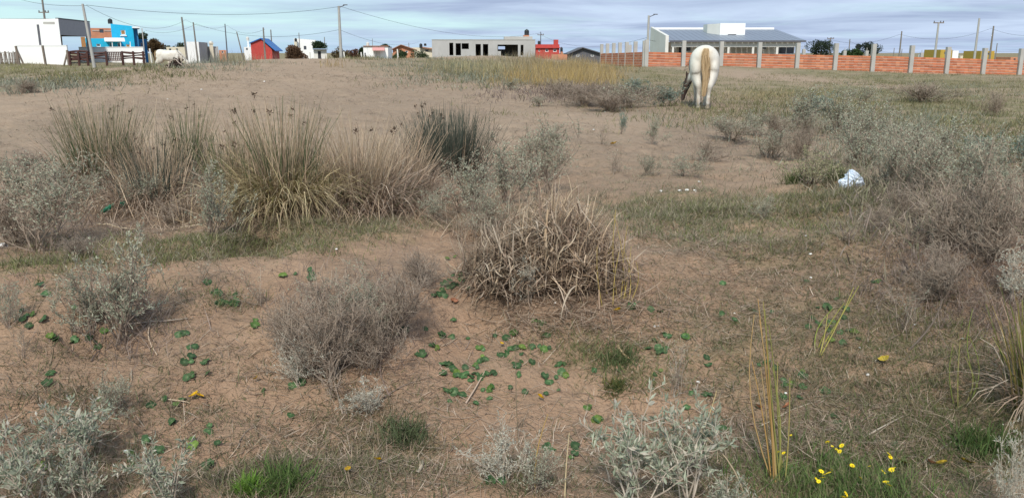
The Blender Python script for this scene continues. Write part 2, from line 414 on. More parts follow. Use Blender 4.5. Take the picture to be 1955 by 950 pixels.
# ------------------------------------------------------------------ ground
COVER = [  # pixel ellipse on the ground, amount, kind: l litter and dead plant matter, g living green, o dry olive field
    (330, 425, 420, 45, .9, 'l'), (700, 400, 220, 30, .9, 'l'), (420, 480, 220, 28, .9, 'g'), (640, 445, 160, 22, .8, 'g'),
    (90, 505, 130, 20, .8, 'g'), (30, 430, 130, 60, .6, 'l'), (1040, 585, 200, 30, .8, 'l'), (1060, 480, 190, 90, .7, 'l'),
    (960, 400, 150, 50, .7, 'l'), (690, 600, 160, 110, .7, 'l'), (1350, 405, 220, 42, .9, 'g'), (1330, 400, 240, 50, .6, 'l'),
    (1620, 400, 160, 45, .8, 'g'), (1830, 440, 190, 140, .9, 'l'), (1870, 580, 130, 80, .6, 'l'), (1700, 330, 200, 70, .7, 'l'),
    (1650, 860, 380, 120, .9, 'l'), (1750, 830, 260, 110, .6, 'g'), (640, 920, 260, 60, .9, 'l'), (560, 930, 200, 40, .7, 'g'),
    (760, 850, 90, 60, .6, 'g'), (1150, 690, 90, 40, .5, 'g'), (1420, 560, 260, 110, .45, 'l'), (90, 880, 160, 100, .7, 'l'),
    (230, 640, 150, 60, .5, 'l'), (1260, 920, 200, 60, .8, 'l'), (1000, 930, 120, 50, .6, 'l'), (1400, 270, 180, 40, .7, 'l'),
    (1600, 250, 200, 50, .8, 'l'), (60, 300, 120, 60, .5, 'l'), (1200, 200, 200, 22, .8, 'l'), (1870, 800, 110, 60, .9, 'g'),
    (1560, 180, 480, 60, 1., 'o'), (1750, 220, 300, 60, 1., 'o'), (1000, 138, 230, 26, 1., 'o'), (1250, 165, 120, 40, .9, 'o'),
    (100, 140, 240, 24, 1., 'o'), (60, 165, 110, 14, .9, 'o'), (340, 122, 130, 14, .9, 'o'), (620, 108, 300, 6, .8, 'o'),
    (1900, 160, 200, 80, 1., 'o'), (1480, 560, 330, 130, .65, 'l'), (1600, 660, 260, 110, .5, 'g'), (280, 640, 260, 120, .4, 'l'), (520, 150, 420, 42, .55, 'l'), (800, 200, 260, 50, .4, 'l'), (150, 240, 170, 60, .45, 'l'), (1450, 700, 260, 90, .45, 'g'), (1500, 480, 260, 60, .45, 'g'), (1050, 690, 200, 60, .3, 'l'), (700, 800, 200, 80, .5, 'l'), (1180, 330, 260, 80, .5, 'l'), (1700, 690, 220, 60, .5, 'l'), (1250, 470, 240, 60, .35, 'l'), (150, 215, 60, 15, .5, 'l'),
]
_CW = []
for px, py, rx, ry, a, k in COVER:
    c = at(px, py); e = at(px + rx, py); f = at(px, py - ry); b = at(px, py + ry)
    _CW.append(((c[0] + f[0] + b[0]) / 3, (f[1] + b[1]) / 2, max(abs(e[0] - c[0]), .1), max(abs(f[1] - b[1]) / 2, .1), a, k))
def cover(x, y, kind):
    s = np.zeros_like(np.asarray(x, float))
    for cx, cy, sx, sy, a, k in _CW:
        if k == kind:
            s = np.maximum(s, a * (1 - ss(0.55, 1.25, np.sqrt(((x - cx) / sx) ** 2 + ((y - cy) / sy) ** 2) + 0.5 * vnoise(x / sx * 3 + cx, y / sy * 3))))
    return s

az_in = np.radians(np.arange(-38, 38.01, 0.14)); az_out = np.radians(np.arange(41, 319.1, 3.5))
AZ = np.concatenate([az_in, az_out]); nA = len(AZ)
R = [0.3]
while R[-1] < 4500:
    r = R[-1]; R.append(r * (1.06 if r < 2 else 1.0085 if r < 12 else 1.014 if r < 80 else 1.06))
R = np.array(R); nR = len(R)
XX = R[:, None] * np.sin(AZ)[None, :]; YY = R[:, None] * np.cos(AZ)[None, :]
gz = H(XX, YY)
gv = np.stack([XX, YY, gz], -1).reshape(-1, 3)
gi = (np.arange(nR - 1) * nA)[:, None] + np.arange(nA)[None, :]
gj = (np.arange(nR - 1) * nA)[:, None] + ((np.arange(nA) + 1) % nA)[None, :]
gq = np.stack([gi, gi + nA, gj + nA, gj], -1).reshape(-1, 4)
gg = G()
lit, grn, oli = (cover(gv[:, 0], gv[:, 1], k) for k in 'lgo')
far = ss(45, 90, np.hypot(gv[:, 0], gv[:, 1]))
oli = np.maximum(oli, far)
gg.add(gv, gq, None, np.stack([lit, grn, oli], -1))
gg.add(np.vstack([[0, 0, float(H(0, 0))], gv[:nA]]), None, [(0, 1 + (i + 1) % nA, 1 + i) for i in range(nA)], (0, 0, 0))

m, nt, p, o = new_mat('sandy_soil')
N_ = lambda t: nt.nodes.new(t)
L_ = nt.links.new
a = N_('ShaderNodeAttribute'); a.attribute_name = 'Col'
sp_ = N_('ShaderNodeSeparateColor'); L_(a.outputs['Color'], sp_.inputs[0])
g = N_('ShaderNodeNewGeometry')
def noise(scale, detail=4, rough=0.55, dist=0.0):
    n = N_('ShaderNodeTexNoise'); n.inputs['Scale'].default_value = scale; n.inputs['Detail'].default_value = detail
    n.inputs['Roughness'].default_value = rough; n.inputs['Distortion'].default_value = dist
    L_(g.outputs['Position'], n.inputs['Vector']); return n
def mixc(fac, c1, c2, bt='MIX'):
    x = N_('ShaderNodeMixRGB'); x.blend_type = bt
    for i, c in ((0, fac), (1, c1), (2, c2)):
        if hasattr(c, 'links'): L_(c, x.inputs[i])
        elif isinstance(c, (int, float)): x.inputs[i].default_value = c
        else: x.inputs[i].default_value = (*c, 1)
    return x.outputs[0]
def rng_(v, a, b, c=0.0, d=1.0):
    r = N_('ShaderNodeMapRange'); L_(v, r.inputs['Value'])
    for k_, w in zip(('From Min', 'From Max', 'To Min', 'To Max'), (a, b, c, d)): r.inputs[k_].default_value = w
    return r.outputs[0]
def math_(op, a, b):
    x = N_('ShaderNodeMath'); x.operation = op
    for i, c in ((0, a), (1, b)):
        if hasattr(c, 'links'): L_(c, x.inputs[i])
        else: x.inputs[i].default_value = c
    return x.outputs[0]
nA_ = noise(0.5, 5); nB = noise(3.0, 6, 0.6); nC = noise(22, 5, 0.65); nD = noise(120, 3, 0.6); nE = noise(7, 6, 0.7, 0.4)
damp = mixc(rng_(nB.outputs['Fac'], .3, .7), (0.305, 0.193, 0.124), (0.375, 0.248, 0.166))   # reddish damp bank in front
dry = mixc(rng_(nB.outputs['Fac'], .3, .7), (0.328, 0.238, 0.168), (0.390, 0.287, 0.208))    # paler dry dune sand
sxyz = N_('ShaderNodeSeparateXYZ'); L_(g.outputs['Position'], sxyz.inputs[0])
sand = mixc(rng_(math_('ADD', sxyz.outputs[1], math_('MULTIPLY', nA_.outputs['Fac'], 3.0)), 6, 15), damp, dry)
sand = mixc(rng_(nC.outputs['Fac'], .48, .72, 0, .55), sand, (0.22, 0.15, 0.105))
sand = mixc(rng_(nD.outputs['Fac'], .55, .75, 0, .35), sand, (0.15, 0.11, 0.08))
sand = mixc(rng_(nD.outputs['Fac'], .40, .25, 0, .3), sand, (0.45, 0.34, 0.26))
lf = math_('MULTIPLY', sp_.outputs[0], rng_(nE.outputs['Fac'], .32, .58))
litter = mixc(rng_(nC.outputs['Fac'], .35, .65), (0.125, 0.092, 0.066), (0.26, 0.20, 0.145))
col = mixc(math_('MULTIPLY', lf, .8), sand, litter)
gf = math_('MULTIPLY', sp_.outputs[1], rng_(nE.outputs['Fac'], .40, .62))
green = mixc(rng_(nC.outputs['Fac'], .35, .65), (0.085, 0.095, 0.038), (0.17, 0.17, 0.075))
col = mixc(math_('MULTIPLY', gf, .75), col, green)
of = math_('MULTIPLY', sp_.outputs[2], rng_(noise(1.1, 7, .68, .3).outputs['Fac'], .28, .52))
olive = mixc(rng_(noise(0.9, 8, .7).outputs['Fac'], .35, .65), (0.165, 0.142, 0.074), (0.26, 0.22, 0.13))
olive = mixc(rng_(noise(0.35, 6, .6).outputs['Fac'], .5, .7, 0, .7), olive, (0.14, 0.145, 0.08))
col = mixc(math_('MULTIPLY', of, .95), col, olive)
L_(col, p.inputs['Base Color'])
p.inputs['Roughness'].default_value = 0.95; p.inputs['Specular IOR Level'].default_value = 0.1
bsum = math_('ADD', math_('MULTIPLY', nC.outputs['Fac'], 0.9), math_('MULTIPLY', nD.outputs['Fac'], 0.35))
bsum = math_('ADD', bsum, math_('MULTIPLY', nE.outputs['Fac'], 1.6))
bq = N_('ShaderNodeBump'); bq.inputs['Strength'].default_value = 0.6; bq.inputs['Distance'].default_value = 0.12
L_(noise(2.6, 5, .6, .8).outputs['Fac'], bq.inputs['Height'])
bp = N_('ShaderNodeBump'); bp.inputs['Strength'].default_value = 0.85; bp.inputs['Distance'].default_value = 0.024
L_(bsum, bp.inputs['Height']); L_(bq.outputs[0], bp.inputs['Normal']); L_(bp.outputs[0], p.inputs['Normal'])
gm = gg.mesh('ground', m, smooth=True)
tag(ob('ground', gm), 'sandy ground with scattered litter and low plants', 'ground', kind='structure')

# ------------------------------------------------------------------ houses and walls of the village
def gz_at(x, y): return float(H(x, y))
def rect(px0, px1, py0, py1, Y):
    """front rectangle at depth Y from pixels -> x0,x1,z0(bottom),z1(top)"""
    a = P(px0, (py0 + py1) / 2, Y); b = P(px1, (py0 + py1) / 2, Y)
    return a.x, b.x, P((px0 + px1) / 2, py1, Y).z, P((px0 + px1) / 2, py0, Y).z
class House:
    """front wall in the plane y = Y, all measures given as photo pixels on that plane"""
    def __init__(s, name, label, cat, Y, px0, px1, pyt, pyb, depth, group=None):
        s.Y = Y; s.x0, s.x1, s.z0, s.z1 = rect(px0, px1, pyt, pyb, Y)
        xc = (s.x0 + s.x1) / 2
        s.zb = min(gz_at(s.x0, Y), gz_at(s.x1, Y), gz_at(xc, Y + depth), gz_at(s.x1, Y + depth), gz_at(s.x0, Y + depth), s.z0) - 0.15
        s.o = Vector((xc, Y, s.zb)); s.d = depth
        br = math.atan2(xc, Y); turn = 1.0 if xc < -3 else 0.0       # houses on the left stand square to the road, fronts towards the field
        s.r = thing(name, label, cat, s.o, rz=-br * turn, group=group, scale=(math.cos(br * turn), 1, 1))
    def R(s, px0, px1, pyt, pyb, dY=0.0):
        a, b, c, d = rect(px0, px1, pyt, pyb, s.Y + dY); return a - s.o.x, b - s.o.x, c - s.o.z, d - s.o.z
    def part(s, name, g, mat, parent=None, label=None, smooth=False):
        o_ = ob(name, g.mesh(name, M[mat] if isinstance(mat, str) else mat, smooth), parent or s.r)
        if label: o_['label'] = label
        return o_
    def shell(s, mat, holes=(), roofmat=None, t=0.2, z1=None, name='wall', floor=True):
        """four walls with real openings in the front one, and a slab roof"""
        x0, x1 = s.x0 - s.o.x, s.x1 - s.o.x; h = (z1 if z1 is not None else s.z1 - s.o.z)
        g_ = G(); g_.wall(x0, x1, 0, h, 0, t, holes); g_.box(x0, x0 + t, t, s.d, 0, h); g_.box(x1 - t, x1, t, s.d, 0, h); g_.box(x0 + t, x1 - t, s.d - t, s.d, 0, h)
        w = s.part(name, g_, mat)
        g_ = G(); g_.box(x0 + t, x1 - t, t, s.d - t, h - 0.35, h - 0.15); s.part('roof', g_, roofmat or mat)
        if floor:
            g_ = G(); g_.box(x0 + t, x1 - t, t, s.d - t, 0, 0.25); s.part('floor', g_, 'concrete')
        return w
    def window(s, r, frame='white', glass='glass', bars=0, dy=0.0, name='window', sill=True):
        """framed pane set back in an opening (local rect)"""
        x0, x1, z0, z1 = r; f = min(0.07, (x1 - x0) * .14)
        g_ = G(); y0, y1 = dy + 0.05, dy + 0.12
        g_.box(x0, x0 + f, y0, y1, z0, z1); g_.box(x1 - f, x1, y0, y1, z0, z1); g_.box(x0 + f, x1 - f, y0, y1, z0, z0 + f); g_.box(x0 + f, x1 - f, y0, y1, z1 - f, z1)
        if x1 - x0 > 0.8: g_.box((x0 + x1) / 2 - f / 2, (x0 + x1) / 2 + f / 2, y0 + .002, y1 - .002, z0 + f, z1 - f)
        w = s.part(name, g_, frame)
        g_ = G(); g_.box(x0 + f * .5, x1 - f * .5, dy + .08, dy + .09, z0 + f * .5, z1 - f * .5); s.part('pane', g_, glass, w)
        if bars:
            g_ = G()
            for i in range(bars):
                z = z0 + (z1 - z0) * (i + .5) / bars; g_.box(x0, x1, dy + 0.0, dy + .025, z - .02, z + .02)
            for i in range(3):
                x = x0 + (x1 - x0) * (i + .5) / 3; g_.box(x - .02, x + .02, dy + .026, dy + .045, z0, z1)
            s.part('grille', g_, 'white', w)
        return w
    def tank(s, px, pyt, pyb, dY=2.0, wpx=8, mat='tank'):
        a, b, z0, z1 = s.R(px - wpx / 2, px + wpx / 2, pyt, pyb, dY); r = (b - a) / 2; h = z1 - z0
        g_ = G(); g_.lathe([(0.01, 0), (r, 0), (r, h * .25), (r * .96, h * .3), (r, h * .36), (r, h * .7), (r * .8, h * .86), (r * .3, h * .94), (r * .3, h), (.01, h)], 14, ((a + b) / 2, dY, z0))
        return s.part('water_tank', g_, mat, smooth=False)

# --- white flat-roofed house at the far left, its porch turned to the right
Y = 70.0
A0 = P(-75, 35, Y); A1 = P(111, 36, Y); B1 = P(171, 41, Y + 7.5)
zb = min(gz_at(A0.x, Y), gz_at(A1.x, Y), gz_at(B1.x, Y + 7)) - .3
root = thing('house', 'large white flat-roofed house with grey porch fascia behind the brown log fence', 'house', (A1.x, Y, zb))
zt = A1.z - zb
def loc2(v): return (v.x - A1.x, v.y - Y)
ux = Vector((B1.x - A1.x, B1.y - Y)); LN = ux.length; ux.normalize(); un = Vector((-ux.y, ux.x))   # along the porch front / inwards
a0 = loc2(A0)
g_ = G()
g_.prism([(a0[0], 0), (0, 0), tuple(un * .25), (a0[0], .25)], 0, zt)                    # camera-side wall
g_.prism([(a0[0], .25), (a0[0] + .25, .25), (a0[0] + .25, 9), (a0[0], 9)], 0, zt)
e = ux * LN + un * 9
g_.prism([(a0[0], 9), (e.x, e.y), (e.x, e.y + .25), (a0[0], 9.25)], 0, zt)
ob('wall', g_.mesh('wall', M['white']), root)
g_ = G()
e2 = ux * LN
g_.prism([(a0[0] + .3, .3), tuple(un * .3), (e2.x + un.x * .3, e2.y + un.y * .3), (e.x, e.y - .1), (a0[0] + .3, 8.9)], zt - .45, zt - .25)
ob('roof', g_.mesh('roof', M['concrete']), root)
zf = P(112, 67, Y).z - zb
def along(s0, s1, i0, i1): return [tuple(ux * s0 + un * i0), tuple(ux * s1 + un * i0), tuple(ux * s1 + un * i1), tuple(ux * s0 + un * i1)]
g_ = G(); g_.prism(along(.02, LN, .0, .2), zf, zt - .02); g_.prism(along(LN - .2, LN - .002, .2, 9), zf + .002, zt - .03)
ob('fascia', g_.mesh('fascia', M['greyp']), root)
g_ = G(); g_.prism(along(0.0, LN + .02, -.03, .22), zt, zt + .07)
ob('coping', g_.mesh('coping', M['darkgrey']), root)
g_ = G(); g_.prism(along(LN - .35, LN - .02, .05, .35), 0, zf); ob('pillar', g_.mesh('pillar', M['greyp']), root)
g_ = G(); g_.prism(along(.25, LN * .62, 1.6, 1.8), 0, zt - .46); ob('porch_wall', g_.mesh('porch_wall', M['darkgrey']), root)
fr = G(); fr.prism(along(.9, 2.6, 1.52, 1.6), 1.4, 2.75); w_ = ob('window', fr.mesh('window', M['glass']), root)
gr = G()
for i in range(6): gr.prism(along(.88, 2.62, 1.44, 1.47), 1.42 + i * .26, 1.46 + i * .26)
for i in range(5): gr.prism(along(.9 + i * .42, .94 + i * .42, 1.475, 1.5), 1.4, 2.75)
ob('grille', gr.mesh('grille', M['white']), w_)
fr = G(); fr.prism(along(3.6, 4.5, 1.5, 1.6), .2, 2.5); ob('door', fr.mesh('door', M['dark']), root)
fr = G(); fr.prism(along(3.48, 3.595, 1.48, 1.6), .2, 2.6); fr.prism(along(4.505, 4.62, 1.48, 1.6), .2, 2.6); ob('door_frame', fr.mesh('door_frame', M['white']), root)

def slab_wall(name, label, pts, pyt, mat, thick=.15, cat='wall'):
    """low wall through pixel/depth points [(px,Y)...], top given by pixel rows"""
    p0 = P(pts[0][0], pyt[0], pts[0][1]); p1 = P(pts[1][0], pyt[1], pts[1][1])
    z0 = min(gz_at(p0.x, p0.y), gz_at(p1.x, p1.y)) - .25
    o_ = Vector(((p0.x + p1.x) / 2, (p0.y + p1.y) / 2, z0)); r_ = thing(name, label, cat, o_)
    d = Vector((p1.x - p0.x, p1.y - p0.y)).normalized(); n_ = Vector((-d.y, d.x)) * thick
    q = [(p0.x - o_.x, p0.y - o_.y), (p1.x - o_.x, p1.y - o_.y)]
    g_ = G(); g_.prism([q[0], q[1], (q[1][0] + n_.x, q[1][1] + n_.y), (q[0][0] + n_.x, q[0][1] + n_.y)], 0, [p0.z - z0, p1.z - z0, p1.z - z0, p0.z - z0])
    ob('wall_face', g_.mesh('wall_face', M[mat]), r_)
    g_ = G(); n2 = n_ * .2
    g_.prism([(q[0][0] - n2.x, q[0][1] - n2.y), (q[1][0] - n2.x, q[1][1] - n2.y), (q[1][0] + n_.x + n2.x, q[1][1] + n_.y + n2.y), (q[0][0] + n_.x + n2.x, q[0][1] + n_.y + n2.y)],
             [p0.z - z0 + .002, p1.z - z0 + .002, p1.z - z0 + .002, p0.z - z0 + .002], [p0.z - z0 + .06, p1.z - z0 + .06, p1.z - z0 + .06, p0.z - z0 + .06])
    ob('coping', g_.mesh('coping', M[mat]), r_)
    return r_
slab_wall('garden_wall', 'low white garden wall in front of the large white house', [(31, 68), (127, 68)], (88, 88), 'white')
slab_wall('garden_wall', 'long low white wall between the brown log fence and the turquoise house', [(150, 79), (273, 79)], (91, 91), 'white')

# --- picket fence of split sticks, far left edge
c0 = P(-30, 100, 66); c1 = P(33, 100, 66)
root = thing('picket_fence', 'grey fence of upright split sticks at the far left edge', 'fence', (c0.x, 66, gz_at(c0.x, 66)))
for i in range(22):
    f_ = i / 21; x = (c1.x - c0.x) * f_; g_ = G(); zg = gz_at(c0.x + x, 66) - gz_at(c0.x, 66)
    hh = c0.z - gz_at(c0.x, 66) + random.uniform(-.1, .12); tl = random.uniform(-.05, .05)
    g_.bar((x, random.uniform(-.02, .02), zg - .1), (x + tl, 0, hh), random.uniform(.06, .1), .04); ob('picket', g_.mesh('picket', M['wood'] if i % 3 else M['polec']), root)
for z in (.3, .8):
    g_ = G(); g_.bar((-.1, .06, z), (c1.x - c0.x + .1, .06, z), .05, .04); ob('rail', g_.mesh('rail', M['wood']), root)

# --- fence posts in front of the white wall (with braces)
for px, pt, lean, brace, lab in ((30, 88, 3, 1, 'leaning wooden post beside the stick fence at far left'),
                                 (81, 87, 2, 0, 'single thin wooden post before the middle of the low white wall'),
                                 (128, 96, 0, -1, 'braced wooden post at the right end of the low white wall')):
    a = P(px, pt, 66); zg = gz_at(a.x, 66); r_ = thing('fence_post', lab, 'post', (a.x, 66, zg), group='posts before the white garden wall')
    g_ = G(); g_.bar((lean * .041, 0, -.2), (0, 0, a.z - zg), .13, .13); ob('post', g_.mesh('post', M['wood']), r_)
    if brace:
        g_ = G(); g_.bar((brace * .45, .02, -.1), (brace * .03, .02, (a.z - zg) * .8), .1, .1); ob('brace', g_.mesh('brace', M['wood']), r_)

# --- brown log fence with wavy rails and a lattice gate
YF = 66.0
f0 = P(133, 100, YF); zg0 = gz_at(f0.x, YF)
root = thing('log_fence', 'dark brown log fence with wavy rails and a lattice gate', 'fence', (f0.x, YF, zg0))
def lx(px): return P(px, 108, YF).x - f0.x
def lz(py): return P(200, py, YF).z - zg0
for pa, pb, rows in ((133, 168, (99, 103, 107, 111, 115)), (166, 203, (100.5, 106.5, 112)), (233, 275, (100.5, 106.5, 112))):
    for k, py in enumerate(rows):
        n = 14; x = np.linspace(lx(pa), lx(pb), n); ph = k * 1.7
        pts = np.stack([x, np.full(n, .12), lz(py) + .05 * np.sin(x * 2.2 + ph)], -1)[None]
        g_ = G(); g_.tubes(pts, .075 if pa < 150 else .065 + .02 * np.sin(x * 3.1 + ph)[None], (.1, .05, .04), 6); ob('rail', g_.mesh('rail', M['log'], True), root)
for px in (133, 150, 167, 203, 234, 255, 274):
    g_ = G(); x = lx(px); g_.lathe([(.001, -.3), (.1, -.3), (.09, lz(98.5)), (.05, lz(98)), (.001, lz(97.8))], 8, (x, -.02, 0)); ob('post', g_.mesh('post', M['log']), root)
gate = ob('gate', None, root)
gt = G(); xa, xb = lx(205), lx(232)
for z in (lz(115.5), lz(100)): gt.bar((xa, .1, z), (xb, .1, z), .09, .07)
gate_fr = ob('gate_frame', gt.mesh('gate_frame', M['log']), gate)
for i in range(9):
    x = xa + (xb - xa) * i / 8; g_ = G(); g_.bar((x, .14, lz(116)), (x, .14, lz(99.7 + (i % 2))), .06, .05); ob('slat', g_.mesh('slat', M['log']), gate)
for z in (lz(104), lz(108), lz(112)):
    g_ = G(); g_.bar((xa, .19, z), (xb, .19, z), .05, .04); ob('slat', g_.mesh('slat', M['log']), gate)

# --- turquoise two-storey house and its neighbours
h = House('house', 'bright turquoise two-storey house with a black tank on top', 'house', 96, 214, 256, 46, 101, 6)
w1 = h.R(230.5, 239.5, 57.5, 67); w2 = h.R(240.5, 248.5, 84.5, 92)
x0, x1 = h.x0 - h.o.x, h.x1 - h.o.x; zl = h.z1 - h.o.z; zr = h.R(250, 256, 50, 60)[3]
g_ = G(); t = .2
g_.wall(x0, x1, 0, zr - .02, 0, t, [w1, w2])
g_.prism([(x0, 0), (x1, 0), (x1, t), (x0, t)], zr - .02, [zl, zr, zr, zl]); g_.box(x0, x0 + t, t, h.d, 0, zl); g_.box(x1 - t, x1, t, h.d, 0, zr); g_.box(x0 + t, x1 - t, h.d - t, h.d, 0, zr)
h.part('wall', g_, 'blue')
g_ = G(); g_.prism([(x0 + t, t), (x1 - t, t), (x1 - t, h.d - t), (x0 + t, h.d - t)], [zl - .5, zr - .4, zr - .4, zl - .5], [zl - .3, zr - .2, zr - .2, zl - .3]); h.part('roof', g_, 'concrete')
for w in (w1, w2):
    w_ = h.window(w, 'white', 'orangewood')
    g_ = G(); g_.box(w[0] - .1, w[1] + .1, -.1, .05, w[2] - .14, w[2] - .02); h.part('sill', g_, 'white', w_)
h.tank(219.5, 36, 46, 1.2, 9)
r_ = h.R(256, 265, 54, 101); g_ = G(); g_.box(r_[0] + .01, r_[1], .5, 5, 0, r_[3]); h.part('side_wing', g_, 'blue2')
g_ = G(); rr = h.R(252, 267, 51, 53.5); g_.box(rr[0], rr[1], -.4, 5.2, r_[3] + .003, rr[3]); h.part('side_roof', g_, 'white')
g_ = G(); a_, b_, c_, d_ = h.R(265, 267, 53, 101, -1); g_.box(a_, b_, -.38, -.2, 0, r_[3]); h.part('side_post', g_, 'concrete')
h2 = House('house', 'blue single-storey wing right of the turquoise house', 'house', 101, 266, 281, 75, 101, 5)
h2.shell('blue2', [h2.R(269, 272, 82, 90)]); h2.window(h2.R(269, 272, 82, 90), 'white')
h3 = House('house', 'low turquoise house with white porch roof before the turquoise two-storey', 'house', 90, 160, 232, 73.5, 100, 5.5)
holes = [h3.R(184, 192, 84, 89.5), h3.R(210, 213, 82, 96), h3.R(225, 230, 82, 90)]
h3.shell('blue', holes)
for r_ in holes: h3.window(r_, 'white', 'glass')
a_, b_, c_, d_ = h3.R(199, 238, 72, 78); g_ = G(); g_.prism([(a_, -1.6), (b_, -1.6), (b_, .6), (a_, .6)], [c_ - .1, c_ - .1, d_ - .1, d_ - .1], [c_, c_, d_, d_]); h3.part('porch_roof', g_, 'white')
for px in (201, 217, 236):
    a_ = h3.R(px, px + 1.4, 78, 100, -1.5); g_ = G(); g_.box(a_[0], a_[1], -1.5, -1.4, 0, c_ - .1); h3.part('porch_post', g_, 'white')
a_, b_, zz0, zz1 = h3.R(150, 158, 71, 88, -.6); g_ = G(); g_.box(a_, b_, -.6, -.5, 0, zz1); h3.part('door_panel', g_, 'orangewood')
h4 = House('house', 'bare orange brick building behind the turquoise house', 'house', 108, 172, 217, 54, 101, 6)
holes = [h4.R(190, 198, 56, 63)]; h4.shell('brick2', holes); h4.window(holes[0], 'darkgrey')
a_, b_, c_, d_ = h4.R(176, 214, 58.5, 60); g_ = G(); g_.box(a_, holes[0][0] - .05, -.06, -.003, c_, d_); g_.box(holes[0][1] + .05, b_, -.06, -.003, c_, d_); h4.part('ring_beam', g_, 'concrete')

# --- small houses of the middle distance
h = House('house', 'pale yellow low house left of the white cube house', 'house', 140, 318, 355, 90, 104, 7); hs = [h.R(323, 327, 93, 100), h.R(336, 340, 93, 98)]; h.shell('cream', hs); [h.window(r_, 'darkgrey') for r_ in hs]
h = House('house', 'plain white cube house behind two leaning poles', 'house', 120, 357, 380, 80, 103, 5)
x0, x1 = h.x0 - h.o.x, h.x1 - h.o.x; zt = h.z1 - h.o.z; sk = h.R(380, 388, 80, 103)[1]
g_ = G(); g_.prism([(x0, 0), (x1, 0), (x1, .2), (x0, .2)], 0, zt); g_.prism([(x0, .2), (x0 + .2, .2), (x0 + .2 + .6, 7.8), (x0 + .6, 7.8)], 0, zt); g_.prism([(x0 + .6, 7.8), (sk + .8, 7.8), (sk + .8, 8), (x0 + .6, 8)], 0, zt); h.part('wall', g_, 'white')
g_ = G(); g_.prism([(x1, .201), (sk + .8, 7.8), (sk + .55, 7.8), (x1 - .25, .201)], 0, zt - .02); h.part('side_wall', g_, 'block')  # shade on the white cube's right side, put into its colour as block grey
g_ = G(); g_.prism([(x0 + .3, .3), (x1 - .3, .3), (sk + .4, 7.6), (x0 + .9, 7.6)], zt - .4, zt - .2); h.part('roof', g_, 'concrete')
h = House('house', 'grey block house with a pale water tower right of the white cube house', 'house', 128, 389, 417, 89, 104, 6); hs = [h.R(392, 397, 91, 94)]; h.shell('block', hs); h.window(hs[0], 'darkgrey')
r_ = h.R(398, 405, 84, 104, -.5); g_ = G(); g_.box(r_[0], r_[1], -.5, .0, 0, r_[3]); g_.box(r_[0] - .1, r_[1] + .1, -.6, .1, r_[3] + .002, r_[3] + .15); h.part('tower', g_, 'cream')
h.tank(401.5, 78.5, 83, -.25, 7, 'tankw')
h = House('house', 'low pale brick building behind the dry grass left of the red shed', 'house', 150, 418, 432, 96, 105, 5); hs = [h.R(423, 427, 98, 102)]; h.shell('brick2', hs); h.window(hs[0])
# red gable shed with blue roof
Y = 118; h = House('house', 'red gabled shed with a bright blue roof', 'shed', Y, 479, 506, 85, 101, 8)
xs = [h.R(px, px, 90, 91)[0] for px in (479, 499, 519)]; ze, zp = h.R(479, 499, 84, 90)[3], h.R(499, 500, 74.5, 80)[3]; ze = h.R(479, 480, 82.5, 84)[3]; zr = h.R(519, 520, 95, 96)[3]
hole = h.R(490, 495, 90, 102)
g_ = G(); v = [(xs[0], 0, 0), (xs[2], 0, 0), (xs[2], 0, zr), (xs[1], 0, zp), (xs[0], 0, ze)]; v2 = [(x + 1.2, 8, z) for x, y, z in v]
g_.add(v + v2, [(5, 6, 1, 0), (1, 6, 7, 2), (0, 4, 9, 5)], [(0, 1, 2), (0, 2, 3), (0, 3, 4), (5, 7, 6), (5, 8, 7), (5, 9, 8)]); h.part('wall', g_, 'red')
g_ = G()
for (xa, za), (xb, zb_) in (((xs[0] - .2, ze - .1), (xs[1], zp)), ((xs[1], zp), (xs[2] + .5, zr - .25))):
    g_.add([(xa, -.25, za + .02), (xb, -.25, zb_ + .02), (xb + 1.25, 8.2, zb_ + .02), (xa + 1.25, 8.2, za + .02), (xa, -.25, za + .14), (xb, -.25, zb_ + .14), (xb + 1.25, 8.2, zb_ + .14), (xa + 1.25, 8.2, za + .14)],
           [(3, 2, 1, 0), (4, 5, 6, 7), (0, 1, 5, 4), (2, 3, 7, 6), (0, 4, 7, 3), (1, 2, 6, 5)])
h.part('roof', g_, 'roofblue')
h = House('house', 'small white house with a white tank tower left of the red shed', 'house', 130, 466, 480, 90, 100, 5); hs = [h.R(470, 473, 92, 96)]; h.shell('white', hs); h.window(hs[0], 'darkgrey')
r_ = h.R(475, 480, 78, 92, 1); g_ = G(); g_.box(r_[0] + .1, r_[1] - .1, 1, 1.5, 0, r_[3]); h.part('tower', g_, 'white'); h.tank(477.5, 70, 78, 1.25, 5.5, 'tankw')
h = House('house', 'white gabled house with black tank behind the reddish hedge', 'house', 140, 562, 604, 79, 103, 8)
x0, x1 = h.x0 - h.o.x, h.x1 - h.o.x; za, zb_ = h.R(566, 567, 73.5, 80)[3], h.R(603, 604, 77, 80)[3]
g_ = G(); hw = h.R(580, 585, 88, 95); g_.wall(x0, x1, 0, min(za, zb_) - .01, 0, .2, [hw]); g_.prism([(x0, 0), (x1, 0), (x1, .2), (x0, .2)], min(za, zb_) - .01, [za, zb_, zb_, za]); g_.box(x0, x0 + .2, .2, 8, 0, za); g_.box(x1 - .2, x1, .2, 8, 0, zb_ - .02); g_.box(x0 + .2, x1 - .2, 7.8, 8, 0, zb_ - .02); h.part('wall', g_, 'white')
h.window(hw, 'darkgrey'); g_ = G(); g_.box(x0 + .2, x1 - .2, .2, 7.8, zb_ - .5, zb_ - .3); h.part('roof', g_, 'concrete'); h.tank(563, 73, 80, -.6, 5); r_ = h.R(560.5, 565.5, 80, 103, -.6); g_ = G(); g_.box(r_[0], r_[1], -.9, -.3, 0, r_[3]); h.part('tower', g_, 'cream')
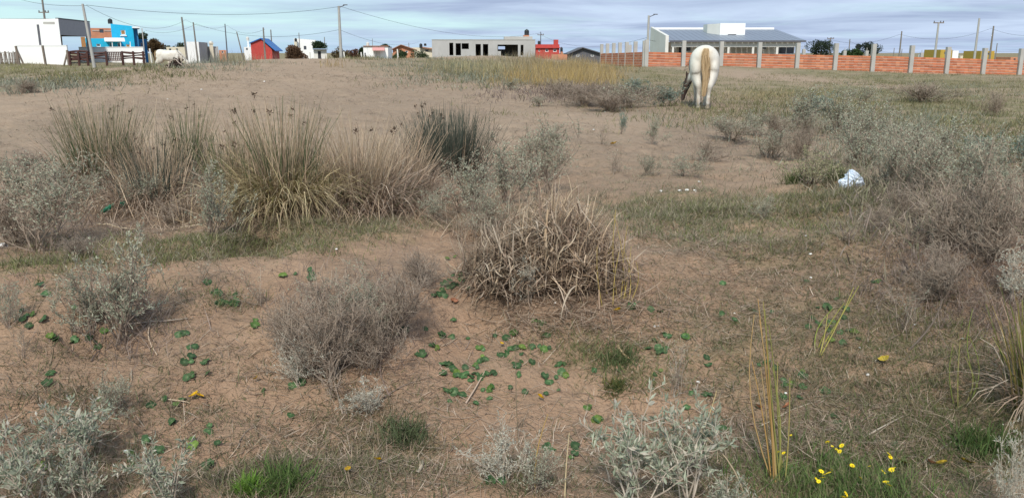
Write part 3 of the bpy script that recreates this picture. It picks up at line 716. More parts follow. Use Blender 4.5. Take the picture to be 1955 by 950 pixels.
h = House('shack', 'small whitish shack under the green tree left of the tall pole', 'shack', 110, 599, 624, 95, 112, 3); hs = [h.R(607, 613, 98, 113)]; h.shell('offwhite', hs); g_ = G(); g_.box(hs[0][0], hs[0][1], .1, .15, hs[0][2], hs[0][3]); h.part('door', g_, 'dark')
g_ = G(); a_, b_, c_, d_ = h.R(597, 626, 93.5, 95); g_.prism([(a_, -.5), (b_, -.5), (b_, 3.2), (a_, 3.2)], [c_, c_, d_, d_], [c_ + .06, c_ + .06, d_ + .06, d_ + .06]); h.part('sheet_roof', g_, 'metalroof')
# white kiosk
h = House('kiosk', 'small white kiosk with a pink awning over its double door', 'kiosk', 100, 694, 741, 89, 116, 5)
dr = h.R(713, 726, 98, 113); hs = [dr]; h.shell('white', hs)
g_ = G(); m_ = (dr[0] + dr[1]) / 2; g_.box(dr[0], m_ - .02, .08, .13, dr[2], dr[3]); h.part('door', g_, 'offwhite'); g_ = G(); g_.box(m_ + .02, dr[1], .08, .13, dr[2], dr[3]); h.part('door', g_, 'offwhite')
a_, b_, c_, d_ = h.R(711, 734, 90.5, 97); g_ = G(); g_.prism([(a_, -.9), (b_, -.9), (b_, -.02), (a_, -.02)], [c_, c_, d_ - .08, d_ - .08], [c_ + .08, c_ + .08, d_, d_]); h.part('awning', g_, 'pink')
g_ = G(); a_, b_, c_, d_ = h.R(693, 742, 87.5, 89); g_.box(a_, b_, -.15, 5.15, c_ + .003, d_); h.part('roof_edge', g_, 'tile')
g_ = G(); a_, b_, c_, d_ = h.R(696, 698.5, 101, 111); g_.box(a_, b_, -.03, -.002, c_, d_); h.part('meter_box', g_, 'darkgrey')
h.tank(706, 80.5, 88, 1.5, 6, 'tankw')
x1 = h.x1 - h.o.x; xr = h.R(750, 750, 100, 101)[0]; g_ = G(); zt = h.z1 - h.o.z; g_.prism([(x1 + .002, .02), (xr, 4.5), (xr, 4.7), (x1 + .002, 4.9)], 0, zt - .1); h.part('side_wall', g_, 'white')
# beige gable house
def gable(name, label, Y, px0, px1, pe, pp, pb, depth, wallm, roofm, apex=None, wins=()):
    h = House(name, label, 'house', Y, px0, px1, pe, pb, depth)
    x0, x1 = h.x0 - h.o.x, h.x1 - h.o.x; xm = h.R(apex or (px0 + px1) / 2, apex or (px0 + px1) / 2, pe, pb)[0]
    ze, zp = h.z1 - h.o.z, h.R(px0, px1, pp, pe)[3]; hs = [h.R(*w) for w in wins]
    g_ = G(); g_.wall(x0, x1, 0, ze - .01, 0, .2, hs); g_.box(x0, x0 + .2, .2, depth, 0, ze - .01); g_.box(x1 - .2, x1, .2, depth, 0, ze - .01); g_.box(x0 + .2, x1 - .2, depth - .2, depth, 0, ze - .01)
    for y in (0, depth - .2): g_.add([(x0, y, ze - .01), (x1, y, ze - .01), (xm, y, zp), (x0, y + .2, ze - .01), (x1, y + .2, ze - .01), (xm, y + .2, zp)], [(1, 4, 5, 2), (0, 2, 5, 3), (0, 3, 4, 1)], [(0, 1, 2), (3, 5, 4)])
    h.part('wall', g_, wallm)
    rf = ob('roof', None, h.r)
    for (xa, za), (xb, zb_) in (((x0 - .5, ze - .2), (xm, zp)), ((xm, zp), (x1 + .5, ze - .2))):
        g_ = G(); g_.add([(xa, -.5, za + .03), (xb, -.5, zb_ + .03), (xb, depth + .3, zb_ + .03), (xa, depth + .3, za + .03), (xa, -.5, za + .16), (xb, -.5, zb_ + .16), (xb, depth + .3, zb_ + .16), (xa, depth + .3, za + .16)],
               [(3, 2, 1, 0), (4, 5, 6, 7), (0, 1, 5, 4), (2, 3, 7, 6), (0, 4, 7, 3), (1, 2, 6, 5)]); h.part('roof_slope', g_, roofm, rf)
    for r_ in hs: h.window(r_, 'white')
    return h
gable('house', 'brown gabled house right of the white kiosk', 135, 750, 791, 95, 87, 105, 9, 'brick2', 'tile', 766, [(774, 779, 97, 101)])
h = House('house', 'pale house behind the hedge left of the grey concrete house', 'house', 150, 786, 826, 91, 104, 6); hs = [h.R(812, 818, 95, 99)]; h.shell('cream', hs); h.window(hs[0], 'darkgrey'); h.tank(803, 83, 92, -.5, 6); h.tank(814, 83, 88, 2, 5)
a_, b_, c_, d_ = h.R(804, 828, 88, 92); g_ = G(); g_.prism([(a_, -.6), (b_, -.6), (b_, 4), (a_, 4)], [d_ - .3, c_ - .3, c_ - .3, d_ - .3], [d_ - .1, c_ - .1, c_ - .1, d_ - .1]); h.part('sheet_roof', g_, 'tile')

# --- grey house under construction
h = House('unfinished_house', 'unfinished grey concrete house with empty door and window openings', 'house', 125, 825, 1022, 76.5, 111, 9)
x0, x1 = h.x0 - h.o.x, h.x1 - h.o.x; zt = h.z1 - h.o.z
R_ = lambda *a: h.R(*a)
holes = [R_(858, 865.5, 82, 106), R_(870, 880, 83, 106), R_(881.5, 895, 83, 94), R_(908, 918, 84.5, 107.5), R_(922, 932, 84.5, 107.5), R_(950, 989, 85.5, 110), R_(994, 999.5, 86, 106)]
g_ = G(); g_.wall(x0, x1, 0, zt, 0, .25, holes); h.part('front_wall', g_, 'block')
g_ = G(); g_.box(x0, x0 + .25, .25, 9, 0, zt); g_.box(x1 - .25, x1, .25, 9, 0, zt); bw = [R_(953, 967, 88, 94)]; g_.wall(x0 + .25, x1 - .25, 0, zt, 8.75, 9, [tuple(b) for b in bw])
for px in (868, 900, 920, 940): xx = R_(px, px, 90, 91)[0]; g_.box(xx, xx + .15, .26, 8.7, 0, zt - .5)
h.part('inner_wall', g_, 'block')
g_ = G(); g_.box(x0 + .25, x1 - .25, .25, 8.75, zt - .45, zt - .25); h.part('roof', g_, 'concrete')
a_, b_, c_, d_ = R_(964, 1018, 70, 77, 3); e_ = R_(1000, 1018, 69.5, 77, 3); vent = R_(983, 991, 76, 78, 3)
g_ = G(); g_.wall(a_, b_, c_ - .4, d_, 3, 3.25, [vent]); g_.box(a_, a_ + .25, 3.25, 6.5, c_ - .4, d_); g_.box(b_ - .25, b_, 3.25, 6.5, c_ - .4, d_); g_.box(a_ + .25, b_ - .25, 6.25, 6.5, c_ - .4, d_); g_.box(a_ + .25, b_ - .25, 3.25, 6.25, d_ - .3, d_ - .1); h.part('upper_block', g_, 'concrete')
pl = R_(1001, 1012, 67.5, 69.8, 4); g_ = G(); g_.box(pl[0], pl[1], 3.6, 5, d_ + .003, pl[3]); h.part('tank_base', g_, 'brick2')
h.tank(1007.5, 56, 67.5, 4.2, 9)
g_ = G(); a_, b_, c_, d_ = R_(950, 956, 98, 110, -.4); g_.box(a_, b_, -.8, -.3, 0, d_); h.part('block_stack', g_, 'block')
g_ = G(); q_ = R_(825, 1022, 75.6, 76.5); g_.box(x0 - .05, x1 + .05, -.06, .3, zt + .003, q_[3]); h.part('coping', g_, 'concrete')
# red house
h = House('house', 'red flat-roofed house with a red chimney right of the unfinished house', 'house', 140, 1023, 1068, 85, 108, 7)
hs = [h.R(1028, 1031, 94, 99), h.R(1041, 1047, 94, 99.5), h.R(1056, 1062.5, 94, 99.5)]; h.shell('red', hs)
for r_ in hs: h.window(r_, 'white')
a_, b_, c_, d_ = h.R(1057.5, 1066, 76, 85.2, .5); g_ = G(); g_.box(a_, b_, .5, 2, c_, d_); h.part('chimney', g_, 'red')
a_, b_, c_, d_ = h.R(1021.5, 1069.5, 90.5, 92.2); g_ = G(); g_.box(a_, b_, -.3, -.003, c_, d_); h.part('ledge', g_, 'red'); h.tank(1029, 78, 85, .8, 5)
h.tank(1072, 90, 99, 1, 5); r_ = h.R(1069.8, 1074.5, 99, 108, 1); g_ = G(); g_.box(r_[0], r_[1], .7, 1.3, 0, r_[3]); h.part('tower', g_, 'brick2')
g_ = G(); a_, b_, c_, d_ = h.R(1053, 1100, 104, 109, -4); g_.box(a_, b_, -4, -3.8, c_ - .5, d_); h.part('low_wall', g_, 'brick2')
gable('house', 'dark grey low-gabled house left of the brick wall', 120, 1090, 1146, 102, 92.5, 112, 8, 'darkgrey', 'darkgrey', 1112, [(1100, 1106, 104, 108), (1128, 1134, 104, 108)])

# --- large house with grey metal roof behind the brick wall
Y = 80.0
h = House('house', 'long white house with grey metal roof and concrete veranda behind the brick wall', 'house', Y, 1281, 1528, 78, 112, 9)
x0, x1 = h.x0 - h.o.x, h.x1 - h.o.x
R_ = lambda *a: h.R(*a)
yw = 2.6                                                      # veranda depth
zeave = R_(1290, 1530, 76.5, 80)[3] - .15
def Ry(px0, px1, pt, pb, dy=yw): return h.R(px0, px1, pt, pb, dy)
holes = [Ry(1296, 1305, 86, 110), Ry(1309, 1320, 86, 99), Ry(1393.5, 1417, 87, 91), Ry(1455, 1464, 88, 95), Ry(1486, 1517, 89, 104)]
g_ = G(); g_.wall(x0, x1, 0, zeave, yw, yw + .25, holes); g_.box(x1 - .25, x1, yw + .25, 9, 0, zeave); g_.box(x0 + .25, x1 - .25, 8.75, 9, 0, zeave); h.part('wall', g_, 'offwhite')
for r_ in holes[:1]: g_ = G(); g_.box(r_[0], r_[1], yw + .1, yw + .15, r_[2], r_[3]); h.part('door', g_, 'dark')
for r_ in holes[1:]: h.window(r_, 'white', 'glass', dy=yw)
zr = R_(1256, 1370, 58, 70, 8.6)[3]; zl = R_(1256, 1260, 57.5, 60)[3]
v0 = R_(1255, 1277, 70, 100)
g_ = G(); xs0 = x0 - .55; g_.add([(x, y, z) for x in (xs0, xs0 + .3) for y, z in ((0, 0), (9.0, 0), (9.0, zr + .35), (0, zeave + .55))], [(0, 1, 2, 3)[::-1], (4, 5, 6, 7), (0, 4, 7, 3), (1, 2, 6, 5), (3, 7, 6, 2), (0, 1, 5, 4)]); h.part('gable_wall', g_, 'offwhite')
rf = ob('roof', None, h.r)
npan = 24
for i in range(npan):
    xa = x0 - .24 + (x1 + .6 - x0) * i / npan; xb = x0 - .24 + (x1 + .6 - x0) * (i + 1) / npan - .03
    g_ = G(); g_.add([(x, y, z + d) for d in (0, .08) for x, y, z in ((xa, -.35, zeave + .02), (xb, -.35, zeave + .02), (xb, 8.8, zr - .0), (xa, 8.8, zr))], [(3, 2, 1, 0), (4, 5, 6, 7), (0, 1, 5, 4), (2, 3, 7, 6), (0, 4, 7, 3), (1, 2, 6, 5)]); h.part('roof_sheet', g_, 'metalroof', rf)
g_ = G(); g_.box(x0 - .24, x1 + .36, -.42, -.36, zeave - .06, zeave + .1); h.part('gutter', g_, 'darkgrey')
g_ = G(); g_.box(x0 - .24, x1 + .1, 8.82, 9.0, zr - .3, zr + .28); h.part('parapet', g_, 'white')
g_ = G(); g_.box(x0, x1, .0, .25, zeave - .5, zeave - .02); h.part('veranda_beam', g_, 'offwhite')
for px in (1285, 1334, 1391, 1438, 1484, 1524):
    a_, b_, c_, d_ = R_(px - 2, px + 2, 79, 112); g_ = G(); g_.box(a_, b_, .02, .23, 0, zeave - .503); h.part('column', g_, 'offwhite')
a_, b_, c_, d_ = R_(1370, 1417.5, 45, 68, 5.0); vt = R_(1385, 1400, 66, 67.5, 5.0); e_ = R_(1356, 1370, 45, 60, 5)
g_ = G(); g_.box(a_, b_, 4.0, 7.2, zeave + .6, d_ - .02); h.part('water_tank_room', g_, 'white')
g_ = G(); g_.prism([(a_ - .002, 4.1), (a_ - .002, 7.1), (a_ - .9, 7.4), (a_ - .9, 5.6)], zeave + .6, d_ - .05); h.part('water_tank_room_side', g_, 'offwhite')  # left face of the white room, its shade painted in by the duller tone
g_ = G(); g_.box(vt[0], vt[1], 3.9, 3.997, vt[2], vt[3]); h.part('vent', g_, 'darkgrey')

# --- brick wall with concrete posts: long straight run and the return at its left
M_BRICK, _nt, _p, _o = new_mat('hollow_brick_courses')
_a = _nt.nodes.new('ShaderNodeAttribute'); _a.attribute_name = 'Col'; _tc = _nt.nodes.new('ShaderNodeTexCoord')
_n = _nt.nodes.new('ShaderNodeTexNoise'); _n.inputs['Scale'].default_value = 1.6; _n.inputs['Detail'].default_value = 8; _n.inputs['Roughness'].default_value = .7; _nt.links.new(_tc.outputs['Object'], _n.inputs['Vector'])
_r = _nt.nodes.new('ShaderNodeMapRange'); _r.inputs['From Min'].default_value = .5; _r.inputs['From Max'].default_value = .72; _r.inputs['To Max'].default_value = .3; _nt.links.new(_n.outputs['Fac'], _r.inputs['Value'])
_m = _nt.nodes.new('ShaderNodeMixRGB'); _nt.links.new(_r.outputs[0], _m.inputs[0]); _nt.links.new(_a.outputs['Color'], _m.inputs[1]); _m.inputs[2].default_value = (.52, .36, .28, 1)
_nt.links.new(_m.outputs[0], _p.inputs['Base Color']); _p.inputs['Roughness'].default_value = .95
def brick_wall(label, posts, pt_post, pt_wall, pb, group):
    """posts: [(px,Y)], rows of pixel heights for post tops and brick tops"""
    p0 = P(posts[0][0], pt_post[0], posts[0][1]); o_ = Vector((p0.x, p0.y, gz_at(p0.x, p0.y)))
    r_ = thing('brick_wall', label, 'wall', o_)
    prev = None
    for (px, Y), a, b, c in zip(posts, pt_post, pt_wall, pb):
        top = P(px, a, Y); q = Vector((top.x, Y, 0)); zt_, zw = top.z - o_.z, P(px, b, Y).z - o_.z
        zg = min(gz_at(top.x, Y), P(px, c, Y).z) - .25 - o_.z
        g_ = G(); x, y = q.x - o_.x, q.y - o_.y; w = .145
        g_.box(x - w, x + w, y - .2, y + .14, zg, zt_)
        ob('post', g_.mesh('post', M['concrete']), r_)
        if prev:
            (xa, ya, zga, zwa) = prev; d = Vector((x - xa, y - ya)); LL = d.length; d.normalize(); n_ = Vector((-d.y, d.x))
            s0, s1 = Vector((xa, ya)) + d * .18, Vector((x, y)) - d * .18
            hmax = min(zwa, zw); zlo = min(zga, zg)
            rows = max(5, int(round((hmax - (zlo + .2)) / .2)))
            pan = ob('brick_panel', None, r_)
            gm_ = G(); gm_.prism([tuple(s0), tuple(s1), tuple(s1 + n_ * .12), tuple(s0 + n_ * .12)], zlo, [zwa - .012, zw - .012, zw - .012, zwa - .012]); ob('mortar', gm_.mesh('mortar', M['mortar']), pan)
            gb = G()
            for k in range(rows + 2):
                ta, tb = zwa - k * .2, zw - k * .2
                if tb < zlo: break
                nb = max(2, int(LL / .34))
                for j in range(nb):
                    u0, u1 = j / nb, (j + 1) / nb - .0025
                    e0, e1 = s0.lerp(s1, u0), s0.lerp(s1, u1); pr = random.uniform(-.006, .014)
                    t0, t1 = ta + (tb - ta) * u0, ta + (tb - ta) * u1
                    gb.prism([tuple(e0 - n_ * (.025 + pr)), tuple(e1 - n_ * (.025 + pr)), tuple(e1 + n_ * .14), tuple(e0 + n_ * .14)], [t0 - .145, t1 - .145, t1 - .145, t0 - .145], [t0, t1, t1, t0], np.array([(.48, .155, .075), (.51, .175, .085), (.45, .14, .068), (.53, .20, .10)][random.randrange(4)]) * random.uniform(.8, 1.12) * (.86 if k % 2 else 1.0))
            tag(ob('brick_course', gb.mesh('brick_course', M_BRICK), pan), kind='stuff')
        prev = (x, y, zg, zw)
    return r_
xs = [1235, 1306, 1378, 1451, 1524, 1597, 1669, 1742, 1811, 1881, 1951, 2022]
tops = [76, 78, 79.5, 81, 82, 83, 84, 87, 90, 92, 93, 95]; wt = [99.5, 101, 102, 103, 104.5, 106, 107, 109, 111, 113, 115, 117]; bt = [122, 126, 128, 128, 128, 130, 134, 140, 142, 141, 138, 138]
brick_wall('long orange hollow-brick wall with concrete posts across the right background', [(x, 66.0) for x in xs], tops, wt, bt, None)
xs2 = [1231, 1213.5, 1197, 1184, 1172, 1160, 1149]
brick_wall('shaded return of orange brick wall with posts left of the grazing horse', [(x, 66.3 + i * 2.6) for i, x in enumerate(xs2)], [78, 79.5, 80.5, 81.5, 82.5, 83.5, 84.5], [99.5, 100.3, 101, 101.5, 102, 102.4, 102.8], [124, 124, 124, 124, 124, 124, 124], None)
# second row of posts behind, seen over the wall
for px, pt, lab in ((1613, 97, 'short pale post behind the brick wall near the dark trees'), (1655, 97, 'short pale post behind the brick wall right of the dark trees'), (1203, 86, 'pale concrete post behind the brick return'), (1535, 94, 'short pale post at the right end of the white house'), (1760, 101, 'short pale post behind the brick wall left of the ochre house')):
    a = P(px, pt, 76); zg = gz_at(a.x, 76); r_ = thing('concrete_post', lab, 'post', (a.x, 76, zg)); g_ = G(); g_.box(-.13, .13, -.13, .13, -.2, a.z - zg); g_.box(-.02, .02, -.02, .02, a.z - zg + .001, a.z - zg + .25); ob('post', g_.mesh('post', M['concrete']), r_)

# --- ochre and white houses beyond the wall at right
h = House('house', 'ochre yellow house with white wall panel behind the brick wall', 'house', 150, 1795, 1817, 95, 118, 6); hs = [h.R(1803, 1808, 99, 104)]; h.shell('yellow', hs); h.window(hs[0], 'darkgrey')
r_ = h.R(1819.5, 1831, 97, 118); g_ = G(); g_.box(r_[0], r_[1], .3, 5, 0, r_[3]); h.part('white_annex', g_, 'white')
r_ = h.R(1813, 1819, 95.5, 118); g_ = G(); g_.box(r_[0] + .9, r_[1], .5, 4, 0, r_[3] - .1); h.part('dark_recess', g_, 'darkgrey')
h = House('house', 'ochre yellow upper storey house behind the tall bare poles', 'house', 155, 1872, 1898, 97.5, 118, 6); hs = [h.R(1882, 1888, 101, 105)]; h.shell('yellow', hs); h.window(hs[0], 'darkgrey')
h = House('house', 'low cream house between the two ochre houses', 'house', 165, 1833, 1874, 107, 118, 6); hs = [h.R(1846, 1851, 109, 113)]; h.shell('cream', hs); h.window(hs[0], 'darkgrey')
h = House('house', 'small white house with black tank left of the ochre house', 'house', 160, 1777, 1795, 104, 118, 5); hs = [h.R(1784, 1788, 107, 111)]; h.shell('white', hs); h.window(hs[0], 'darkgrey'); h.tank(1779, 99, 105, -.4, 4.5)
h = House('house', 'low brick building top at the far right behind the wall', 'house', 150, 1929, 1950, 109.5, 120, 5); hs = [h.R(1935, 1939, 112, 115)]; h.shell('brick2', hs); h.window(hs[0], 'darkgrey')

# ------------------------------------------------------------------ poles and wires
POLES = [  # px, top row, Y, radius, material, crossarm rows below top (px) or None, label
    (178, 8, 62, .11, 'polec', None, 'slanting pale pole standing before the brown log fence'),
    (94, -14, 92, .12, 'pole', 38, 'pole with a low crossarm rising behind the large white house'),
    (357, 33, 108, .13, 'pole', None, 'weathered pole in front of the white cube house, left of the pair'),
    (377, 43, 114, .11, 'pole', None, 'thinner weathered pole in front of the white cube house, right of the pair'),
    (434, 46, 138, .10, 'darkgrey', None, 'dark upright pole between the grey block house and the red shed'),
    (466, 61, 118, .09, 'pole', None, 'short leaning pole left of the small white tank house'),
    (506, 53, 100, .10, 'pole', None, 'pole standing in front of the red gabled shed'),
    (520, 57, 126, .10, 'pole', None, 'pole at the right end of the red shed roof'),
    (573, 63, 128, .07, 'pole', None, 'thin pole before the white gabled house'),
    (621, 71, 150, .08, 'pole', None, 'thin pole rising out of the green tree'),
    (651, 12, 84, .15, 'polec', 1, 'tall thick pale pole in the middle of the village'),
    (712, 74, 120, .04, 'pole', None, 'thin aerial mast behind the white kiosk'),
    (781, 82, 165, .07, 'pole', None, 'thin far pole behind the brown gabled house'),
    (1032, 61, 150, .09, 'darkgrey', 6, 'pole with small crossarm beside the red house'),
    (1236, 30, 84, .14, 'polec', 1, 'tall pale pole at the corner of the brick wall'),
    (1583, 72, 140, .10, 'pole', 2, 'pole with small crossarm in front of the left group of dark trees'),
    (1620, 75, 135, .09, 'pole', None, 'pole at the left edge of the right group of dark trees'),
    (1717, 60, 120, .11, 'pole', None, 'bare pole right of the dark trees behind the brick wall'),
    (1706, 92, 165, .08, 'pole', None, 'short far pole right of the dark trees'),
    (1721, 94, 165, .08, 'pole', None, 'short far pole just right of the bare pole'),
    (1785, 43, 92, .12, 'polec', 1, 'pale pole with a short flat arm before the ochre house'),
    (1861, 35, 90, .12, 'polec', None, 'tallest bare pale pole at right behind the brick wall'),
    (1890, 50, 120, .13, 'pole', None, 'dark pole carrying wires behind the tallest bare pole'),
    (1901, 83, 150, .09, 'pole', None, 'thin short pole right of the second ochre house'),
]
for px, pt, Y, r, mt, arm, lab in POLES:
    t_ = P(px, pt, Y); b_ = P(px, 105, Y); zg = gz_at(b_.x, Y); hgt = t_.z - zg
    ln = {178: -.35, 466: -.8, 357: -.25, 377: -.2}.get(px, 0)
    r_ = thing('utility_pole', lab, 'pole', (b_.x, Y, zg), group='poles of the village')
    pts = np.stack([np.array([ln * k for k in (0, .25, .6, 1)]), np.zeros(4), np.array([-.3, hgt * .25, hgt * .6, hgt])], -1)[None]
    g_ = G(); g_.tubes(pts, np.array([[r * 1.15, r * 1.05, r * .9, r * .75]]), (.2, .2, .2), 10); g_.lathe([(r * .75, 0), (.001, .02)], 10, (ln, 0, hgt)); ob('shaft', g_.mesh('shaft', M[mt], True), r_)
    if arm is not None:
        za = P(px, pt + arm, Y).z - zg; g_ = G()
        if px in (651, 1236):
            g_.bar((ln, 0, za - .1), (ln + .55, 0, za + .12), .07, .07); g_.box(.45, .85, -.1, .1, za + .12, za + .2); ob('lamp_arm', g_.mesh('lamp_arm', M['darkgrey']), r_)
        else:
            w = .55; g_.bar((ln - w, -.02, za), (ln + w, -.02, za), .1, .1); ob('crossarm', g_.mesh('crossarm', M['wood']), r_)
            for x in (-w * .9, w * .9, w * .35):
                g_ = G(); g_.lathe([(.001, 0), (.05, 0), (.06, .08), (.04, .16), (.001, .18)], 8, (ln + x, -.02, za + .05)); ob('insulator', g_.mesh('insulator', M['darkgrey']), r_)
WIRES = [((30, -3, 88), (165, 11, 62), .25, 'wire running from the left edge to the slanting pale pole'),
         ((165, 11, 62), (354, 38, 108), 1.3, 'sagging wire from the slanting pale pole to the left weathered pole'),
         ((354, 38, 108), (434, 49, 138), .7, 'wire from the left weathered pole to the dark upright pole'),
         ((434, 49, 138), (506, 56, 100), .8, 'wire from the dark upright pole to the pole at the red shed'),
         ((277, 58, 130), (375, 46, 114), .7, 'wire rising from behind the turquoise house to the right weathered pole'),
         ((375, 46, 114), (648, 57, 84), 1.1, 'long wire from the right weathered pole to the tall pale pole'),
         ((165, 10, 62), (648, 13, 84), .7, 'high faint wire crossing the pale sky to the tall pale pole'),
         ((648, 57, 84), (800, 80, 165), 1.0, 'wire descending from the tall pale pole to the far houses'),
         ((648, 12, 84), (1032, 63, 150), 1.6, 'high wire from the tall pale pole to the red house'),
         ((1032, 66, 150), (1236, 72, 84), 1.4, 'sagging wire from the red house to the corner pole'),
         ((1236, 76, 84), (1583, 75, 140), 1.5, 'wire passing behind the long white house'),
         ((1583, 75, 140), (1718, 66, 120), .9, 'wire between the poles at the dark trees'),
         ((1620, 78, 135), (1718, 100, 165), .6, 'low wire descending right of the dark trees'),
         ((1718, 66, 120), (1891, 55, 120), 1.0, 'sagging wire crossing the two pale poles'),
         ((1891, 54, 120), (2010, 64, 105), .6, 'wire leaving to the right edge'),
         ((1901, 98, 150), (2000, 84, 120), .5, 'low wire at the right edge above the brick wall')]
for a, b, sag, lab in WIRES:
    pa, pb = np.array(P(*a)), np.array(P(*b)); t = np.linspace(0, 1, 22)
    pts = pa[None] * (1 - t)[:, None] + pb[None] * t[:, None]; pts[:, 2] -= sag * 4 * t * (1 - t)
    o_ = pts[0].copy(); g_ = G(); g_.tubes((pts - o_)[None], .013, (.05, .05, .05), 4)
    tag(ob('power_line', g_.mesh('power_line', M['wire']), None, o_), lab, 'wire', 'power lines')

# ------------------------------------------------------------------ trees and hedges of the village
def tree(name, label, cat, Y, px0, px1, pyt, pyb, col, col2, n=2600, trunk=True, leaf=.22, seed=1, squash=1.0):
    rs = np.random.default_rng(seed)
    a, b, c = P(px0, pyb, Y), P(px1, pyb, Y), P((px0 + px1) / 2, pyt, Y)
    xc = (a.x + b.x) / 2; zg = gz_at(xc, Y); w = (b.x - a.x) / 2; top = c.z - zg; bot = max(0.05, a.z - zg) if trunk else 0.0
    hh = (top - bot) / 2; cz = (top + bot) / 2
    r_ = thing(name, label, cat, (xc, Y, zg))
    nc = 16; cc = rs.normal(size=(nc, 3)); cc /= np.linalg.norm(cc, axis=1, keepdims=True); cc *= rs.uniform(.35, .8, (nc, 1))
    cc = cc * [w, w * squash, hh] + [0, 0, cz]
    rad = rs.uniform(.25, .5, nc) * min(w, hh * 1.4)
    k = rs.integers(0, nc, n); d = rs.normal(size=(n, 3)); d /= np.linalg.norm(d, axis=1, keepdims=True)
    pos = cc[k] + d * (rad[k] * rs.uniform(.3, 1.05, n) ** .6)[:, None] * [1, 1, .8]; pos[:, 2] = np.maximum(pos[:, 2], .05)
    u = rs.random((n, 1)); col_ = (np.array(col) * (1 - u) + np.array(col2) * u) * rs.uniform(.7, 1.3, (n, 1)) * rs.uniform(.75, 1.25, nc)[k][:, None]
    g_ = G(); g_.leaves(pos, d + rs.normal(0, .7, (n, 3)), leaf * rs.uniform(.7, 1.4, n), leaf * .55, col_, rs=rs)
    ob('crown', g_.mesh('crown', M_LEAF), r_)
    g_ = G(); m_ = 7
    p0 = np.zeros((m_, 3)); p0[:, :2] = rs.normal(0, .08 * w, (m_, 2)); p0[:, 2] = -.2
    p3 = cc[rs.integers(0, nc, m_)]; mid = p0 * .5 + p3 * .5 + rs.normal(0, .1 * w, (m_, 3)); mid[:, 2] = np.maximum(mid[:, 2], .2)
    g_.tubes(np.stack([p0, mid, p3], 1), np.array([[.13, .09, .03]]) * (1 if trunk else .4), (.09, .07, .055), 6)
    ob('trunk', g_.mesh('trunk', M_STEM), r_)
DG, DG2 = (.030, .045, .022), (.055, .075, .03)
tree('tree', 'dark green tree right of the turquoise house', 'tree', 122, 262, 285, 58, 104, DG, DG2, seed=2)
tree('tree', 'reddish brown bushy tree right of the blue wing', 'tree', 112, 281, 314, 73, 106, (.10, .06, .03), (.13, .085, .04), seed=3)
tree('tree', 'far dark tree crown over the pale yellow house', 'tree', 190, 335, 356, 82, 95, DG, DG2, 1200, seed=4)
tree('tree', 'far flat dark tree crowns left of the pale yellow house roof', 'tree', 200, 314, 336, 86, 96, DG, DG2, 1000, seed=5)
tree('tree', 'green tree between the white gabled house and the tall pole', 'tree', 118, 596, 624, 78, 106, (.035, .06, .03), (.06, .09, .045), seed=6)
tree('tree', 'green tree crown showing over the white kiosk roof', 'tree', 115, 728, 752, 82, 102, DG, DG2, 1500, seed=7)
tree('tree', 'dark tree left of the white kiosk', 'tree', 112, 686, 695, 89, 112, DG, DG2, 1200, seed=8)
tree('hedge', 'reddish brown hedge left of the small shack', 'hedge', 92, 526, 603, 88, 116, (.13, .075, .045), (.17, .10, .06), 5200, False, .17, seed=9, squash=.5)
tree('hedge', 'brown hedge behind the tall pale pole', 'hedge', 96, 632, 668, 92, 114, (.11, .08, .04), (.15, .11, .06), 3200, False, .17, seed=10, squash=.6)
tree('hedge', 'reddish hedge left of the white kiosk', 'hedge', 99, 659, 690, 88, 113, (.14, .07, .05), (.16, .09, .06), 3000, False, .17, seed=11, squash=.6)
tree('hedge', 'green hedge right of the white kiosk', 'hedge', 112, 748, 778, 93, 110, (.04, .06, .03), (.06, .09, .04), 2600, False, .18, seed=12, squash=.6)
tree('hedge', 'green hedge before the pale house, left of the unfinished house', 'hedge', 130, 778, 826, 97, 107, (.05, .07, .035), (.08, .10, .05), 2600, False, .18, seed=13, squash=.4)
tree('tree', 'dark grey-green tree at the right end of the white house', 'tree', 135, 1538, 1592, 78, 110, (.03, .045, .03), (.05, .07, .045), 3200, seed=14)
tree('tree', 'dark round green bush between the concrete posts behind the wall', 'tree', 120, 1603, 1646, 94, 112, (.035, .06, .02), (.05, .085, .03), 2600, seed=15)
tree('tree', 'dark grey-green spreading tree behind the brick wall posts', 'tree', 145, 1618, 1686, 82, 112, (.03, .042, .03), (.05, .065, .045), 3600, seed=16)
for px, pb, lab in ((592, 113, 'white stake left of the tall pale pole'), (657, 112, 'white stake just right of the tall pale pole'), (690, 113, 'white stake at the left end of the kiosk'), (759, 107, 'white stake before the green hedge right of the kiosk'), (287, 106, 'pale stake before the reddish tree')):
    a = P(px, pb, 90); zg = gz_at(a.x, 90); zt_ = P(px, pb - 13, 90).z
    r_ = thing('stake', lab, 'stake', (a.x, 90, zg), group='stakes of the village edge'); g_ = G(); g_.bar((.1, 0, -.2), (0, 0, zt_ - zg), .13, .1); ob('post', g_.mesh('post', M['tankw']), r_)
